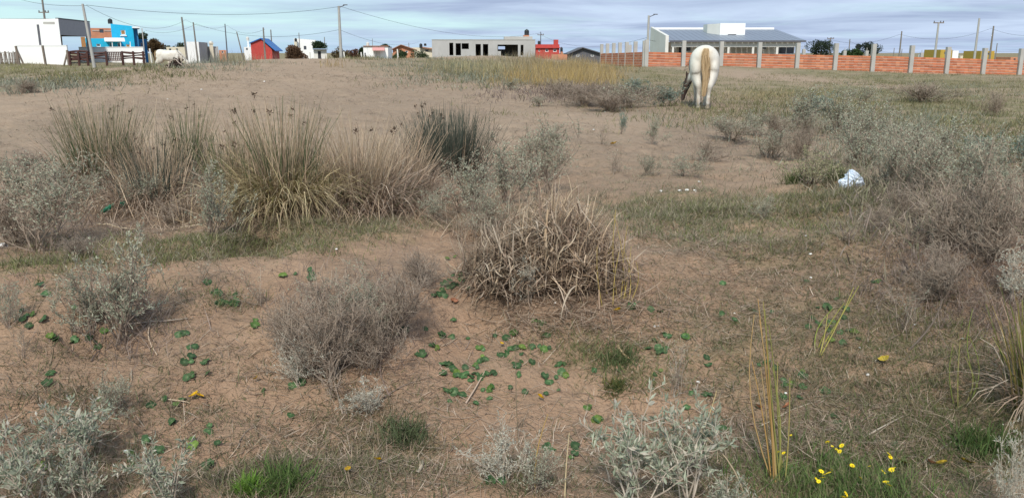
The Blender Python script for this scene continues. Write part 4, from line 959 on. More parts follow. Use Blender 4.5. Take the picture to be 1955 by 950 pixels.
# ------------------------------------------------------------------ horses
def ring_loft(g, c, ry, rz, k=18, upref=(0, 1, 0)):
    """closed loft through centres c with half-widths ry (sideways) and rz"""
    c = np.array(c, float); n = len(c); ry = np.array(ry, float); rz = np.array(rz, float)
    tg = np.gradient(c, axis=0); tg /= np.linalg.norm(tg, axis=1, keepdims=True)
    sd_ = np.tile(np.array(upref, float), (n, 1)); sd_ -= tg * (sd_ * tg).sum(1, keepdims=True); sd_ /= np.linalg.norm(sd_, axis=1, keepdims=True)
    up = np.cross(tg, sd_); th = np.arange(k) * 2 * PI / k
    v = c[:, None] + sd_[:, None] * (ry[:, None] * np.cos(th))[..., None] + up[:, None] * (rz[:, None] * np.sin(th))[..., None]
    v = np.concatenate([v.reshape(-1, 3), c[:1], c[-1:]])
    q = [(i * k + j, i * k + (j + 1) % k, (i + 1) * k + (j + 1) % k, (i + 1) * k + j) for i in range(n - 1) for j in range(k)]
    t = [(n * k, (j + 1) % k, j) for j in range(k)] + [(n * k + 1, (n - 1) * k + j, (n - 1) * k + (j + 1) % k) for j in range(k)]
    g.add(v, q, t)
def spl(pts, n):
    """smooth resample rows (any number of columns)"""
    p = np.array(pts, float); t = np.arange(len(p)); u = np.linspace(0, len(p) - 1, n); outp = []
    for x in u:
        i = min(int(x), len(p) - 2); f = x - i
        p0, p1, p2, p3 = p[max(i - 1, 0)], p[i], p[i + 1], p[min(i + 2, len(p) - 1)]
        outp.append(0.5 * (2 * p1 + (p2 - p0) * f + (2 * p0 - 5 * p1 + 4 * p2 - p3) * f * f + (3 * p1 - p0 - 3 * p2 + p3) * f ** 3))
    return np.array(outp)
def horse_mat(name, pied):
    m, nt, p, o = new_mat(name)
    tcn = nt.nodes.new('ShaderNodeTexCoord'); sx = nt.nodes.new('ShaderNodeSeparateXYZ'); nt.links.new(tcn.outputs['Object'], sx.inputs[0])
    def nz(scale, det=3):
        n = nt.nodes.new('ShaderNodeTexNoise'); n.inputs['Scale'].default_value = scale; n.inputs['Detail'].default_value = det; nt.links.new(tcn.outputs['Object'], n.inputs['Vector']); return n.outputs['Fac']
    def mr(v, a, b, c=0.0, d=1.0):
        r = nt.nodes.new('ShaderNodeMapRange'); nt.links.new(v, r.inputs['Value'])
        for k_, w in zip(('From Min', 'From Max', 'To Min', 'To Max'), (a, b, c, d)): r.inputs[k_].default_value = w
        return r.outputs[0]
    def mm(op, a, b):
        x = nt.nodes.new('ShaderNodeMath'); x.operation = op; x.use_clamp = op != 'SUBTRACT'
        for i, c in ((0, a), (1, b)):
            if hasattr(c, 'links'): nt.links.new(c, x.inputs[i])
            else: x.inputs[i].default_value = c
        return x.outputs[0]
    def mc(f, a, b):
        x = nt.nodes.new('ShaderNodeMixRGB'); nt.links.new(f, x.inputs[0])
        for i, c in ((1, a), (2, b)):
            if hasattr(c, 'links'): nt.links.new(c, x.inputs[i])
            else: x.inputs[i].default_value = (*c, 1)
        return x.outputs[0]
    X, Yc, Z = sx.outputs
    c = mc(mr(nz(5, 5), .35, .7), (.70, .67, .61), (.58, .54, .47))
    # earth-stained legs and the yellowed hair about the tail root
    c = mc(mm('MULTIPLY', mr(Z, .75, .25, 0, .85), mr(nz(9), .35, .6)), c, (.40, .32, .25))
    c = mc(mm('MULTIPLY', mr(nz(3.2, 6), .50, .68), mr(Z, 1.5, .9, .15, .55)), c, (.46, .39, .31))
    tl = mm('MULTIPLY', mm('MULTIPLY', mr(X, .14, .0), mr(mm('ABSOLUTE', Yc, 0), .17, .03)), mr(Z, .7, 1.0, 0, .75)); c = mc(tl, c, (.55, .42, .27))
    if pied:
        fl = mm('MULTIPLY', mm('MULTIPLY', mr(X, .42, .52), mr(X, 1.5, 1.35)), mm('MULTIPLY', mr(mm('ABSOLUTE', Yc, 0), .24, .29), mr(nz(2.2, 2), .42, .5)))
        c = mc(fl, c, (.045, .035, .03))
        hd = mm('MULTIPLY', mr(X, 1.80, 1.88), mr(mm('ADD', nz(6), 0), .25, .32)); c = mc(hd, c, (.05, .032, .026))
    else:
        c = mc(mm('MULTIPLY', mr(X, 1.9, 2.0), mr(Z, .3, .15)), c, (.2, .16, .14))
    hb = nt.nodes.new('ShaderNodeBump'); hb.inputs['Strength'].default_value = .5; hb.inputs['Distance'].default_value = .012; nt.links.new(nz(26, 4), hb.inputs['Height']); nt.links.new(hb.outputs[0], p.inputs['Normal'])
    nt.links.new(c, p.inputs['Base Color']); p.inputs['Roughness'].default_value = .75; p.inputs['Specular IOR Level'].default_value = .2
    return m
def horse(label, loc, rz, pied, scale=1.0, head_side=.16):
    root = thing('horse', label, 'horse', loc, rz, scale=(scale,) * 3)
    g_ = G()
    b = spl([(-.03, 1.10, .07, .10), (.03, 1.11, .22, .23), (.14, 1.115, .315, .31), (.32, 1.10, .345, .345), (.6, 1.03, .34, .37), (.95, .99, .345, .39), (1.2, 1.02, .30, .37), (1.42, 1.06, .22, .32), (1.58, 1.05, .12, .2)], 26)
    ring_loft(g_, np.stack([b[:, 0], 0 * b[:, 0], b[:, 1]], -1), b[:, 2], b[:, 3], 24)
    for s in (1, -1):
        dx_ = .10 if s > 0 else -.04
        l = spl([(.26, s * .17, 1.12, .17, .22), (.25, s * .19, .96, .16, .275), (.25 + dx_ * .3, s * .18, .80, .150, .245), (.16 + dx_ * .6, s * .158, .66, .125, .195), (.03 + dx_, s * .13, .54, .082, .115), (.03 + dx_, s * .115, .45, .060, .07), (.05 + dx_, s * .11, .30, .050, .052), (.06 + dx_, s * .108, .16, .054, .058), (.10 + dx_, s * .107, .075, .045, .05), (.12 + dx_, s * .107, .045, .058, .066), (.13 + dx_, s * .107, 0.0, .066, .078)], 34)
        ring_loft(g_, l[:, :3], l[:, 3], l[:, 4], 14)
        dx_ = .12 if s > 0 else -.05
        l = spl([(1.38, s * .14, 1.0, .12, .17), (1.34, s * .15, .80, .095, .13), (1.34 + dx_ * .4, s * .14, .62, .066, .08), (1.37 + dx_ * .7, s * .13, .44, .055, .06), (1.36 + dx_ * .8, s * .125, .34, .042, .045), (1.36 + dx_, s * .12, .16, .045, .05), (1.39 + dx_, s * .12, .07, .044, .05), (1.41 + dx_, s * .12, .04, .058, .066), (1.42 + dx_, s * .12, 0, .066, .076)], 26)
        ring_loft(g_, l[:, :3], l[:, 3], l[:, 4], 12)
    hs = head_side
    n_ = spl([(1.30, 0, 1.15, .17, .27), (1.48, hs * .12, 1.08, .135, .235), (1.66, hs * .35, .92, .10, .18), (1.82, hs * .65, .75, .085, .145), (1.93, hs * .9, .63, .085, .12)], 16)
    ring_loft(g_, n_[:, :3], n_[:, 3], n_[:, 4], 14)
    hd = spl([(1.94, hs * .88, .70, .05, .06), (1.96, hs * .92, .64, .095, .115), (1.985, hs * 1.05, .52, .10, .125), (1.985, hs * 1.2, .38, .082, .105), (1.975, hs * 1.32, .25, .062, .078), (1.965, hs * 1.4, .15, .06, .07), (1.955, hs * 1.45, .085, .042, .05)], 22)
    ring_loft(g_, hd[:, :3], hd[:, 3], hd[:, 4], 14)
    for s in (1, -1):
        e_ = spl([(1.93, hs * .9 + s * .06, .68, .045, .03), (1.90, hs * .88 + s * .085, .76, .04, .022), (1.87, hs * .86 + s * .10, .85, .012, .01)], 7); ring_loft(g_, e_[:, :3], e_[:, 3], e_[:, 4], 8)
    g_.v = [v * [1, .98, 1] for v in g_.v]
    bo = ob('body', g_.mesh('body', horse_mat('pied_coat' if pied else 'white_coat', pied), True), root)
    rm = bo.modifiers.new('remesh', 'REMESH'); rm.mode = 'VOXEL'; rm.voxel_size = .018; rm.use_smooth_shade = True
    smo = bo.modifiers.new('smooth', 'SMOOTH'); smo.iterations = 22; smo.factor = .5
    # tail: long hanging hairs
    n = 520; rs = np.random.default_rng(4)
    t = np.linspace(0, 1, 9); k = rs.normal(0, 1, (n, 2))
    L = rs.uniform(.45, 1.08, n); zc_ = 1.36 - t[None] * L[:, None]
    wv = .018 + .024 * np.sin(np.pi * np.clip(t, 0, 1) ** .8)
    y = k[:, :1] * wv[None] * .75 + .012 * np.sin(t * 7)[None] + .012 * np.sin(t * 9 + 3 * k[:, 1:]); x = -.05 - .035 * np.sin(np.pi * t)[None] + k[:, 1:] * wv[None] * .35
    v = np.stack([x, y, zc_], -1); u = rs.random((n, 1))
    dk = (t[None, :, None] > .55) * .35
    colr = (np.array([.20, .125, .06]) * (1 - u) + np.array([.52, .38, .23]) * u)
    g_ = G(); g_.tubes(v, .006, np.repeat((colr[:, None] * (1 - dk)).reshape(-1, 3), 3, axis=0) if False else colr, 3)
    ob('tail', g_.mesh('tail', M_STEM), root)
    n = 160; base = np.stack([np.interp(rs.random(n), [0, 1], [1.35, 1.92]), np.zeros(n), np.zeros(n)], -1)
    f_ = (base[:, 0] - 1.35) / .57; base[:, 1] = hs * .85 * f_; base[:, 2] = 1.40 - .62 * f_ + rs.normal(0, .01, n)
    g_ = G(); g_.ribbons(base, rs.choice([1.5, -1.5], n), .8, 1.8, .24, .02, (.42, .34, .25) if pied else (.6, .55, .48), 4, rs=rs); ob('mane', g_.mesh('mane', M_STEM), root)
    for s in (1, -1):
        g_ = G(); g_.lathe([(.001, -.018), (.014, -.01), (.018, 0), (.014, .01), (.001, .018)], 8, (1.985 - .02, hs * 1.05 + s * .088, .54)); ob('eye', g_.mesh('eye', M['dark'], True), root)
    return root
hp = at(1342, 209)
horse('white horse with tan tail and dark face grazing with its rump to the viewer', (hp[0], hp[1], gz_at(hp[0], hp[1]) + .005), math.radians(90 - 13 + 3.5), True, 1.05, .29)
q = P(300, 115, 58); horse('second white horse grazing side-on on the dune at left', (q.x, 58, gz_at(q.x, 58)), math.radians(8), False, .98, .05)

# ------------------------------------------------------------------ shrubs
def gen_shrub(seed, n_main, n_br, n_tw, n_lf, Lf, Wf, lean, st, lf, lo=.35, dead=.1, deadc=((.36, .29, .21),), rst=.006, upleaf=.3):
    rs = np.random.default_rng(seed)
    def seg(p0, d, L, n, wob):
        N = len(p0); pts = [p0]; d = d / np.linalg.norm(d, axis=1, keepdims=True)
        for _ in range(n - 1):
            d = d + rs.normal(0, wob, (N, 3)); d[:, 2] += .04; d /= np.linalg.norm(d, axis=1, keepdims=True)
            pts.append(pts[-1] + d * (L / (n - 1))[:, None])
        return np.stack(pts, 1)
    def pick(par, N, lo_, hi=1.0):
        n, Pn, _ = par.shape; i = rs.integers(0, n, N); t = rs.uniform(lo_, hi, N) * (Pn - 1); k = np.minimum(t.astype(int), Pn - 2); f = (t - k)[:, None]
        a, b = par[i, k], par[i, k + 1]; tg = b - a; tg /= np.linalg.norm(tg, axis=1, keepdims=True) + 1e-9
        return a * (1 - f) + b * f, tg
    az = rs.uniform(0, 2 * PI, n_main); ln = np.abs(rs.normal(0, lean, n_main)).clip(0, 1.35)
    d = np.stack([np.cos(az) * np.sin(ln), np.sin(az) * np.sin(ln), np.cos(ln)], -1); p0 = np.concatenate([rs.normal(0, .04, (n_main, 2)), np.full((n_main, 1), -.04)], 1)
    mains = seg(p0, d, rs.uniform(.6, 1.0, n_main), 6, .14)
    p, tg = pick(mains, n_br, .2); r = rs.normal(0, .75, (n_br, 3)); r[:, 2] = np.abs(r[:, 2]) * .5; brs = seg(p, tg * .7 + r, rs.uniform(.16, .38, n_br), 4, .2)
    p, tg = pick(brs, n_tw, .2); tws = seg(p, tg * .6 + rs.normal(0, .7, (n_tw, 3)), rs.uniform(.07, .18, n_tw), 3, .25)
    for a in (mains, brs, tws): a[..., 2] = np.where(a[..., 2] < .0, np.minimum(a[..., 2], 0) * .3 + (0 if a is mains else .01), a[..., 2])
    n1_ = int(n_lf * .6); pa, ta = pick(tws, n1_, .1); pb_, tb = pick(brs, n_lf - n1_, .3)
    lp, lt = np.concatenate([pa, pb_]), np.concatenate([ta, tb])
    keep = lp[:, 2] > lo * rs.uniform(.2, 1.3, len(lp)); lp, lt = lp[keep], lt[keep]
    ld = lt * .8 + rs.normal(0, .6, lp.shape); ld[:, 2] += upleaf
    allp = np.concatenate([brs.reshape(-1, 3), lp]); rr = np.percentile(np.hypot(allp[:, 0], allp[:, 1]), 93); zz = np.percentile(allp[:, 2], 98.5)
    sc = np.array([.5 / rr, .5 / rr, 1 / zz])
    mains, brs, tws, lp = mains * sc, brs * sc, tws * sc, lp * sc
    def cmix(cs, N, v=.22):
        cs = np.array(cs); u = rs.random((N, 1)); return (cs[0] * (1 - u) + cs[-1] * u) * rs.uniform(1 - v, 1 + v, (N, 1))
    gs_ = G(); gs_.tubes(mains, np.linspace(rst * 1.4, rst * .5, 6)[None], cmix(st, n_main), 4); gs_.tubes(brs, np.linspace(rst * .6, rst * .3, 4)[None], cmix(st, n_br), 3); gs_.tubes(tws, np.linspace(rst * .35, rst * .18, 3)[None], cmix(st, n_tw) * 1.08, 3)
    N = len(lp); lc = cmix(lf, N); dm = rs.random(N) < dead; lc[dm] = cmix(deadc, dm.sum())
    gl = G(); gl.leaves(lp, ld, Lf * rs.uniform(.55, 1.3, N), Wf * rs.uniform(.7, 1.2, N), lc, rs=rs)
    return gs_.mesh('stems', M_STEM), gl.mesh('foliage', M_LEAF), (lp, ld, lc)
SILV = ((.28, .30, .215), (.45, .45, .345)); WHT = ((.38, .375, .305), (.52, .50, .42)); BLU = ((.19, .26, .215), (.31, .36, .30)); YEL = ((.30, .30, .16), (.42, .40, .24)); GRY = ((.28, .28, .23), (.38, .36, .30))
STM = ((.17, .125, .10), (.30, .24, .195)); MAU = ((.19, .145, .112), (.33, .265, .21)); RED = ((.20, .09, .06), (.30, .20, .15)); PAL = ((.36, .30, .24), (.48, .42, .35))
KIND = dict(
    S=[gen_shrub(100 + i, 10, 100, 360, 2300, .043, .0145, .55, STM, SILV, .2) for i in range(4)],
    M=[gen_shrub(200 + i, 13, 150, 600, 2700, .038, .0125, .55, MAU, SILV, .4, .2) for i in range(4)],
    D=[gen_shrub(300 + i, 22, 300, 1500, 1700, .030, .0095, .65, MAU, ((.20, .17, .13), (.32, .28, .22)), .2, .45, MAU, .0055) for i in range(4)],
    W=[gen_shrub(400 + i, 9, 80, 280, 1500, .052, .017, .5, PAL, WHT, .1) for i in range(3)],
    B=[gen_shrub(500 + i, 9, 80, 240, 2400, .055, .022, .5, STM, BLU, .1) for i in range(2)],
    Y=[gen_shrub(600 + i, 12, 90, 300, 2400, .05, .012, .55, STM, YEL, .1) for i in range(2)],
    N=[gen_shrub(700 + i, 6, 38, 130, 860, .085, .026, .45, PAL, ((.21, .245, .17), (.38, .395, .30)), .12, .2, ((.45, .40, .32), (.5, .47, .4)), .008) for i in range(4)],
    T=[gen_shrub(800 + i, 7, 40, 140, 220, .042, .013, .5, MAU, SILV, .3, .3) for i in range(3)],
)
# one big leaf shared by the leaf objects of the nearest shrubs (length 1 along +Z)
gl = G(); t = np.linspace(0, 1, 6); w = np.array([.03, .13, .18, .17, .10, .0]); bend = .10 * t ** 2
v = np.concatenate([np.stack([-w, bend + .05 * w, t], -1), np.stack([0 * w, bend - .03, t], -1), np.stack([w, bend + .05 * w, t], -1)])
q_ = [(i, 6 + i, 7 + i, 1 + i) for i in range(5)] + [(6 + i, 12 + i, 13 + i, 7 + i) for i in range(5)]
gl.add(v, q_, None, (.31, .335, .25)); LEAF_A = gl.mesh('leaf', M_LEAF, True)
gl = G(); gl.add(v * [1.2, 1.6, 1], q_, None, (.42, .40, .32)); LEAF_B = gl.mesh('leaf', M_LEAF, True)
_cnt = {}
SHRUBS = [  # kind, base px, base py, width px, height px, label
    ('M', 80, 478, 200, 180, 'large mauve-stemmed shrub with silvery top at the left edge near the green bag'),
    ('S', 25, 410, 150, 120, 'silvery shrub at the far left edge behind the mauve-stemmed shrub'),
    ('S', 125, 402, 140, 100, 'silvery shrub in front of the leftmost rush clump'),
    ('S', 290, 412, 110, 85, 'silvery shrub in front of the gap between the two left rush clumps'),
    ('S', 405, 462, 110, 150, 'upright silvery shrub on a bare stem before the small green rush'),
    ('D', 268, 398, 90, 50, 'low dry twiggy bush beside the green plastic bag'),
    ('S', 750, 380, 100, 75, 'silvery shrub in front of the pale dead pampas grass'),
    ('S', 832, 425, 75, 75, 'small round silvery shrub on a thin stem below the dark rush'),
    ('S', 900, 415, 130, 115, 'silvery shrub left behind the dead grass mound'),
    ('S', 965, 395, 130, 120, 'silvery shrub right behind the dead grass mound'),
    ('M', 1050, 375, 140, 150, 'tall greyish shrub with bare twigs behind the dead grass mound'),
    ('S', 1065, 295, 80, 60, 'small silvery shrub on the sand above the dead grass mound'),
    ('T', 880, 480, 60, 90, 'thin silvery sprig at the left foot of the dead grass mound'),
    ('D', 635, 745, 200, 215, 'dense mauve dry shrub on the sand hummock left of the dead grass mound'),
    ('D', 755, 660, 160, 140, 'dry mauve twigs spreading right on the sand hummock'),
    ('S', 670, 618, 130, 100, 'silvery top of the hummock with pale leaves'),
    ('D', 800, 565, 110, 80, 'low dry bush between the hummock and the dead grass mound'),
    ('W', 570, 748, 95, 105, 'whitish leafy shrub hanging at the lower left of the hummock'),
    ('S', 725, 690, 95, 100, 'silvery sprig at the right flank of the hummock'),
    ('W', 705, 792, 95, 75, 'small whitish shrub at the foot of the hummock'),
    ('T', 610, 690, 150, 150, 'loose twigs with few leaves on the left of the hummock'),
    ('S', 235, 655, 180, 230, 'tall loose silvery shrub on the slope at left'),
    ('S', 175, 640, 130, 150, 'silvery shrub leaning left on the slope at left'),
    ('T', 275, 605, 110, 160, 'bare-stemmed sprig right of the tall loose shrub'),
    ('S', 20, 640, 75, 110, 'silvery sprig at the left edge below the grass strip'),
    ('T', 45, 700, 60, 80, 'thin twiggy sprig at the left edge of the slope'),
    ('N', 70, 965, 170, 210, 'silvery shrub with pale dead leaves and red stem in the bottom left corner'),
    ('N', 135, 880, 150, 140, 'large-leaved silvery shrub above the bottom left corner'),
    ('N', 165, 975, 110, 150, 'silvery shrub on a grey stem beside the corner shrub'),
    ('N', 315, 975, 140, 150, 'blue-grey leafy shrub at the bottom left of centre'),
    ('S', 225, 800, 95, 85, 'small silvery shrub on the bare slope at lower left'),
    ('W', 960, 935, 125, 130, 'fine whitish shrub at the bottom centre'),
    ('S', 1020, 965, 110, 110, 'silvery shrub at the bottom edge right of the fine whitish shrub'),
    ('N', 1215, 985, 190, 235, 'largest silvery shrub with a grey stem at the bottom centre right'),
    ('N', 1310, 975, 170, 215, 'silvery shrub right of the largest silvery shrub'),
    ('N', 1385, 985, 110, 95, 'low silvery shrub at the bottom edge left of the yellow flowers'),
    ('W', 1930, 985, 90, 190, 'whitish leafy shrub in the bottom right corner'),
    ('T', 1290, 770, 110, 120, 'dry branching weed above the largest silvery shrub'),
    ('S', 1243, 278, 52, 62, 'upright small silvery shrub on the sand below the horse'),
    ('B', 1186, 262, 22, 45, 'tiny blue-green sprig left of the upright small shrub'),
    ('S', 1305, 340, 75, 50, 'low silvery shrub on the sand in the middle right'),
    ('S', 1235, 340, 60, 42, 'lowest silvery tuft left of the low shrub in the middle right'),
    ('M', 1400, 272, 130, 52, 'wide low shrub with dark twigs on the sand right below the horse'),
    ('D', 1345, 305, 90, 45, 'dry brown twigs left of the wide low shrub'),
    ('D', 1480, 262, 80, 40, 'dark dry twigs right of the wide low shrub'),
    ('T', 1345, 330, 60, 70, 'single bare twig standing on the sand in the middle right'),
    ('S', 1525, 258, 110, 75, 'silvery shrub at the left end of the right thicket'),
    ('S', 1595, 252, 110, 72, 'silvery-green shrub in the back of the right thicket'),
    ('B', 1570, 225, 70, 38, 'blue-green shrub behind the right thicket'),
    ('S', 1655, 275, 120, 78, 'silvery shrub in the middle of the right thicket'),
    ('D', 1525, 308, 75, 62, 'dark twiggy shrub at the front left of the right thicket'),
    ('Y', 1545, 358, 120, 62, 'yellowish green leafy shrub left of the white plastic bag'),
    ('S', 1725, 305, 130, 80, 'silvery shrub right of centre in the right thicket'),
    ('S', 1795, 310, 120, 75, 'silvery shrub at the back right of the thicket'),
    ('B', 1870, 305, 90, 45, 'blue-green shrub at the right edge beyond the thicket'),
    ('B', 1945, 320, 70, 50, 'blue-green bush cut by the right picture edge'),
    ('M', 1690, 362, 120, 95, 'twiggy shrub just right of the white plastic bag'),
    ('M', 1775, 390, 160, 115, 'broad twiggy shrub with silvery tips in the right thicket'),
    ('M', 1860, 405, 160, 130, 'broad twiggy shrub near the right edge'),
    ('D', 1790, 470, 180, 130, 'large dry mauve bush below the right thicket'),
    ('D', 1890, 520, 190, 170, 'largest dry mauve bush at the right edge'),
    ('D', 1800, 575, 150, 110, 'dry mauve twigs at the front of the right bushes'),
    ('W', 1935, 580, 110, 120, 'whitish sprigs at the right edge in front of the dry bushes'),
    ('T', 1725, 640, 120, 100, 'bare branching weed left of the rush at the right edge'),
    ('D', 1120, 205, 130, 48, 'grey-mauve bush on the rise left of the horse'),
    ('D', 1065, 185, 90, 36, 'low grey bush at the left end of the rise'),
    ('M', 1205, 208, 120, 48, 'greyish bush in the middle of the rise left of the horse'),
    ('B', 1270, 206, 80, 42, 'blue-green shrub right beside the grazing head of the horse'),
    ('B', 1215, 182, 60, 30, 'blue-green shrub behind the bushes left of the horse'),
    ('S', 975, 172, 60, 24, 'low grey-green tuft on the sand at the edge of the tall dry grass'),
    ('M', 1535, 262, 90, 40, 'low twigs under the left end of the right thicket'),
    ('D', 55, 178, 75, 26, 'dark grey low bush on the far left field'),
    ('S', 1650, 195, 70, 34, 'grey-green bush on the field right of the horse'),
    ('D', 1900, 222, 60, 40, 'dark spiky bush at the right of the field'),
    ('D', 1760, 195, 130, 34, 'dark low bushes on the right field'),
    ('S', 1030, 205, 40, 22, 'tiny sage tuft on the bare sand left of the rise'),
    ('S', 1455, 425, 60, 40, 'small grassy grey tuft in the middle right green patch'),
    ('T', 1175, 330, 70, 70, 'sparse twigs on the sand right of the tall greyish shrub'),
    ('T', 1610, 470, 90, 60, 'sparse dry weed below the white plastic bag'),
    ('D', 1670, 440, 80, 45, 'low dry tuft below the right thicket'),
    ('D', 60, 330, 110, 40, 'low dry bush on the left edge of the sand'),
    ('D', 30, 470, 170, 110, 'dry mauve bush at the left edge in front of the silvery one'),
    ('D', 150, 492, 80, 45, 'low dry mauve twigs between the two left foreground shrubs'),
    ('S', 110, 390, 130, 95, 'silvery shrub left of the leftmost rush clump'),
    ('D', 335, 422, 130, 50, 'low tangle of dry twigs under the low dark rush'),
    ('S', 475, 415, 90, 60, 'silvery shrub right of the small green rush tuft'),
    ('D', 610, 405, 150, 60, 'low tangle of dry twigs at the foot of the yellow-footed rush'),
    ('S', 725, 398, 70, 55, 'silvery shrub in front of the green blades of the pampas-like clump'),
    ('M', 930, 455, 110, 110, 'greyish shrub close behind the left side of the dead grass mound'),
    ('M', 1000, 350, 150, 100, 'loose grey shrub above the dead grass mound'),
    ('S', 1640, 320, 130, 85, 'silvery shrub above the white plastic bag'),
    ('M', 1730, 345, 140, 90, 'twiggy silvery shrub upper right of the white plastic bag'),
    ('S', 1900, 370, 130, 95, 'silvery shrub near the right edge behind the broad twiggy one'),
    ('M', 1945, 440, 130, 120, 'twiggy shrub cut by the right edge above the largest dry bush'),
    ('S', 1840, 345, 130, 85, 'silvery shrub in the right part of the thicket'),
    ('D', 1720, 420, 110, 70, 'dry twigs at the lower left of the large dry mauve bush'),
    ('M', 1470, 300, 110, 50, 'low twiggy shrub left of the dark twiggy shrub in the thicket'),
    ('S', 1445, 262, 80, 45, 'small silvery shrub at the far left tip of the right thicket'),
    ('D', 1160, 212, 120, 40, 'dark grey bush in the front of the rise left of the horse'),
    ('T', 1150, 280, 70, 45, 'few twigs on the sand below the rise'),
    ('D', 560, 700, 110, 130, 'mauve dry twigs on the left edge of the hummock'),
    ('D', 715, 715, 140, 130, 'dry mauve bush on the right front of the hummock'),
    ('T', 500, 600, 100, 80, 'dry weed at the lip of the burrow hollow'),
    ('T', 385, 560, 90, 80, 'sprigs on the left lip of the burrow hollow'),
]
for kd, px, py, w, hpx, lab in SHRUBS:
    i = _cnt.get(kd, 0); _cnt[kd] = i + 1
    stm, fol, (lp, ld, lc) = KIND[kd][i % len(KIND[kd])]
    b_ = at(px, py); s = pxm(b_); rz = random.uniform(0, 2 * PI)
    hpx *= 1.08 if (px > 1440 and py < 450) else .92; sc = (w * s, w * s, hpx * s)
    r_ = thing('shrub', lab, 'shrub', (b_[0], b_[1], gz_at(b_[0], b_[1])), rz, 'shrubs of the sandy field', sc)
    ob('stems', stm, r_); f_ = ob('foliage', fol, r_)
    if kd == 'N':                                    # nearest shrubs: the largest leaves one by one
        rs = np.random.default_rng(i)
        for j in rs.choice(len(lp), 42, replace=False):
            d = Vector(ld[j]).normalized(); L = rs.uniform(.075, .115)
            o_ = bpy.data.objects.new('leaf', LEAF_B if rs.random() < .35 else LEAF_A); C.objects.link(o_); o_.parent = f_
            o_.matrix_local = Matrix.Translation(lp[j]) @ d.to_track_quat('Z', 'Y').to_matrix().to_4x4() @ Matrix.Rotation(rs.uniform(0, 6.28), 4, 'Z') @ Matrix.Diagonal((L, L, L, 1))

# ------------------------------------------------------------------ rushes, reeds and the dead grass mound
def cpick(rs, cs, n, v=.2):
    cs = np.array(cs); return cs[rs.integers(0, len(cs), n)] * rs.uniform(1 - v, 1 + v, (n, 1))
GREEN_R = ((.075, .10, .048), (.105, .125, .06), (.15, .15, .08)); DARK_R = ((.050, .062, .048), (.07, .082, .062), (.095, .10, .078), (.12, .115, .09))
TAN = ((.39, .29, .195), (.47, .36, .255), (.32, .23, .16)); STRAWY = ((.40, .31, .14), (.34, .28, .11), (.28, .26, .10)); THATCH = ((.36, .255, .185), (.44, .335, .25), (.24, .17, .125), (.50, .40, .31))
HEAD = []
for i in range(3):
    rs = np.random.default_rng(60 + i); g_ = G(); pos = rs.normal(0, .009, (16, 3)); g_.leaves(pos, rs.normal(size=pos.shape) + [0, 0, .6], .03, .012, cpick(rs, ((.08, .052, .04), (.13, .09, .06)), 16), rs=rs); HEAD.append(g_.mesh('seed_head', M_LEAF))
def rush(label, px, py, hpx, wpx, n, lean, cs, seed, thatch=500, heads=14, dry=.25, curl=.22, gcol=None, tcol=THATCH):
    rs = np.random.default_rng(seed); b_ = at(px, py); s = pxm(b_); h, w = hpx * s * 1.16, wpx * s * 1.1
    r_ = thing('rush_clump', label, 'rush', (b_[0], b_[1], gz_at(b_[0], b_[1])), group='rush clumps')
    base = np.concatenate([rs.normal(0, w * .16, (n, 2)), np.full((n, 1), -.05)], 1)
    az = np.arctan2(base[:, 1], base[:, 0]) + rs.normal(0, .7, n); ln = np.abs(rs.normal(0, lean, n))
    L = h * rs.uniform(.45, 1.02, n) ** .8 * (1 + .06 * rs.normal(size=n)); col = cpick(rs, cs, n); k = rs.random(n) < dry; col[k] = cpick(rs, TAN, k.sum())
    g_ = G(); tips = g_.ribbons(base, az, ln, rs.normal(curl, .12, n), L, rs.uniform(.005, .009, n), col * .9, 4, tip=col * 1.15, azw=rs.uniform(0, PI, n), rs=rs, tw=.35)
    ob('stems', g_.mesh('stems', M_LEAF), r_)
    if thatch:
        n2 = thatch; bs = np.concatenate([rs.normal(0, w * .22, (n2, 2)), rs.uniform(-.02, h * .12, (n2, 1))], 1)
        g_ = G(); g_.ribbons(bs, np.arctan2(bs[:, 1], bs[:, 0]) + rs.normal(0, .8, n2), rs.uniform(.1, .9, n2), rs.uniform(.6, 2.4, n2), h * rs.uniform(.25, .75, n2), rs.uniform(.004, .012, n2), cpick(rs, tcol, n2), 4, rs=rs)
        ob('dead_blades', g_.mesh('dead_blades', M_LEAF), r_)
    if gcol is not None:
        n3 = 380; bs = np.concatenate([rs.normal(0, w * .18, (n3, 2)), np.zeros((n3, 1))], 1)
        g_ = G(); g_.ribbons(bs, rs.uniform(0, 2 * PI, n3), rs.uniform(.1, .7, n3), rs.uniform(.5, 1.8, n3), h * rs.uniform(.3, .65, n3), rs.uniform(.006, .012, n3), cpick(rs, gcol, n3), 5, rs=rs); ob('green_blades', g_.mesh('green_blades', M_LEAF), r_)
    if heads:
        heads = max(2, heads // 2)
        top = np.argsort(-tips[:, 2])[:heads * 16]
        for tp in tips[rs.choice(top, heads, replace=False)]: ob('seed_head', HEAD[rs.integers(0, 3)], r_, (tp[0], tp[1], tp[2] - .035 - .06 * rs.random()), rs.uniform(0, 6), (rs.uniform(.45, .85),) * 3)
    return r_
rush('leftmost tall green-brown rush clump with dark seed heads', 205, 372, 165, 130, 720, .20, GREEN_R, 1, 1100, 18, .45)
rush('narrow upright green rush right of the leftmost clump', 368, 372, 158, 62, 330, .12, GREEN_R, 2, 300, 8, .2)
rush('low dark rush tuft in front of the left clumps', 300, 405, 115, 150, 420, .30, DARK_R, 3, 900, 3, .5)
rush('brownish rush clump between the leftmost clump and the narrow upright rush', 300, 385, 135, 120, 380, .32, ((.16, .12, .085), (.20, .15, .11), (.11, .11, .07)), 4, 400, 10, .5)
rush('small green rush tuft on its own in the middle of the row', 435, 402, 130, 70, 240, .16, GREEN_R, 5, 260, 3, .2)
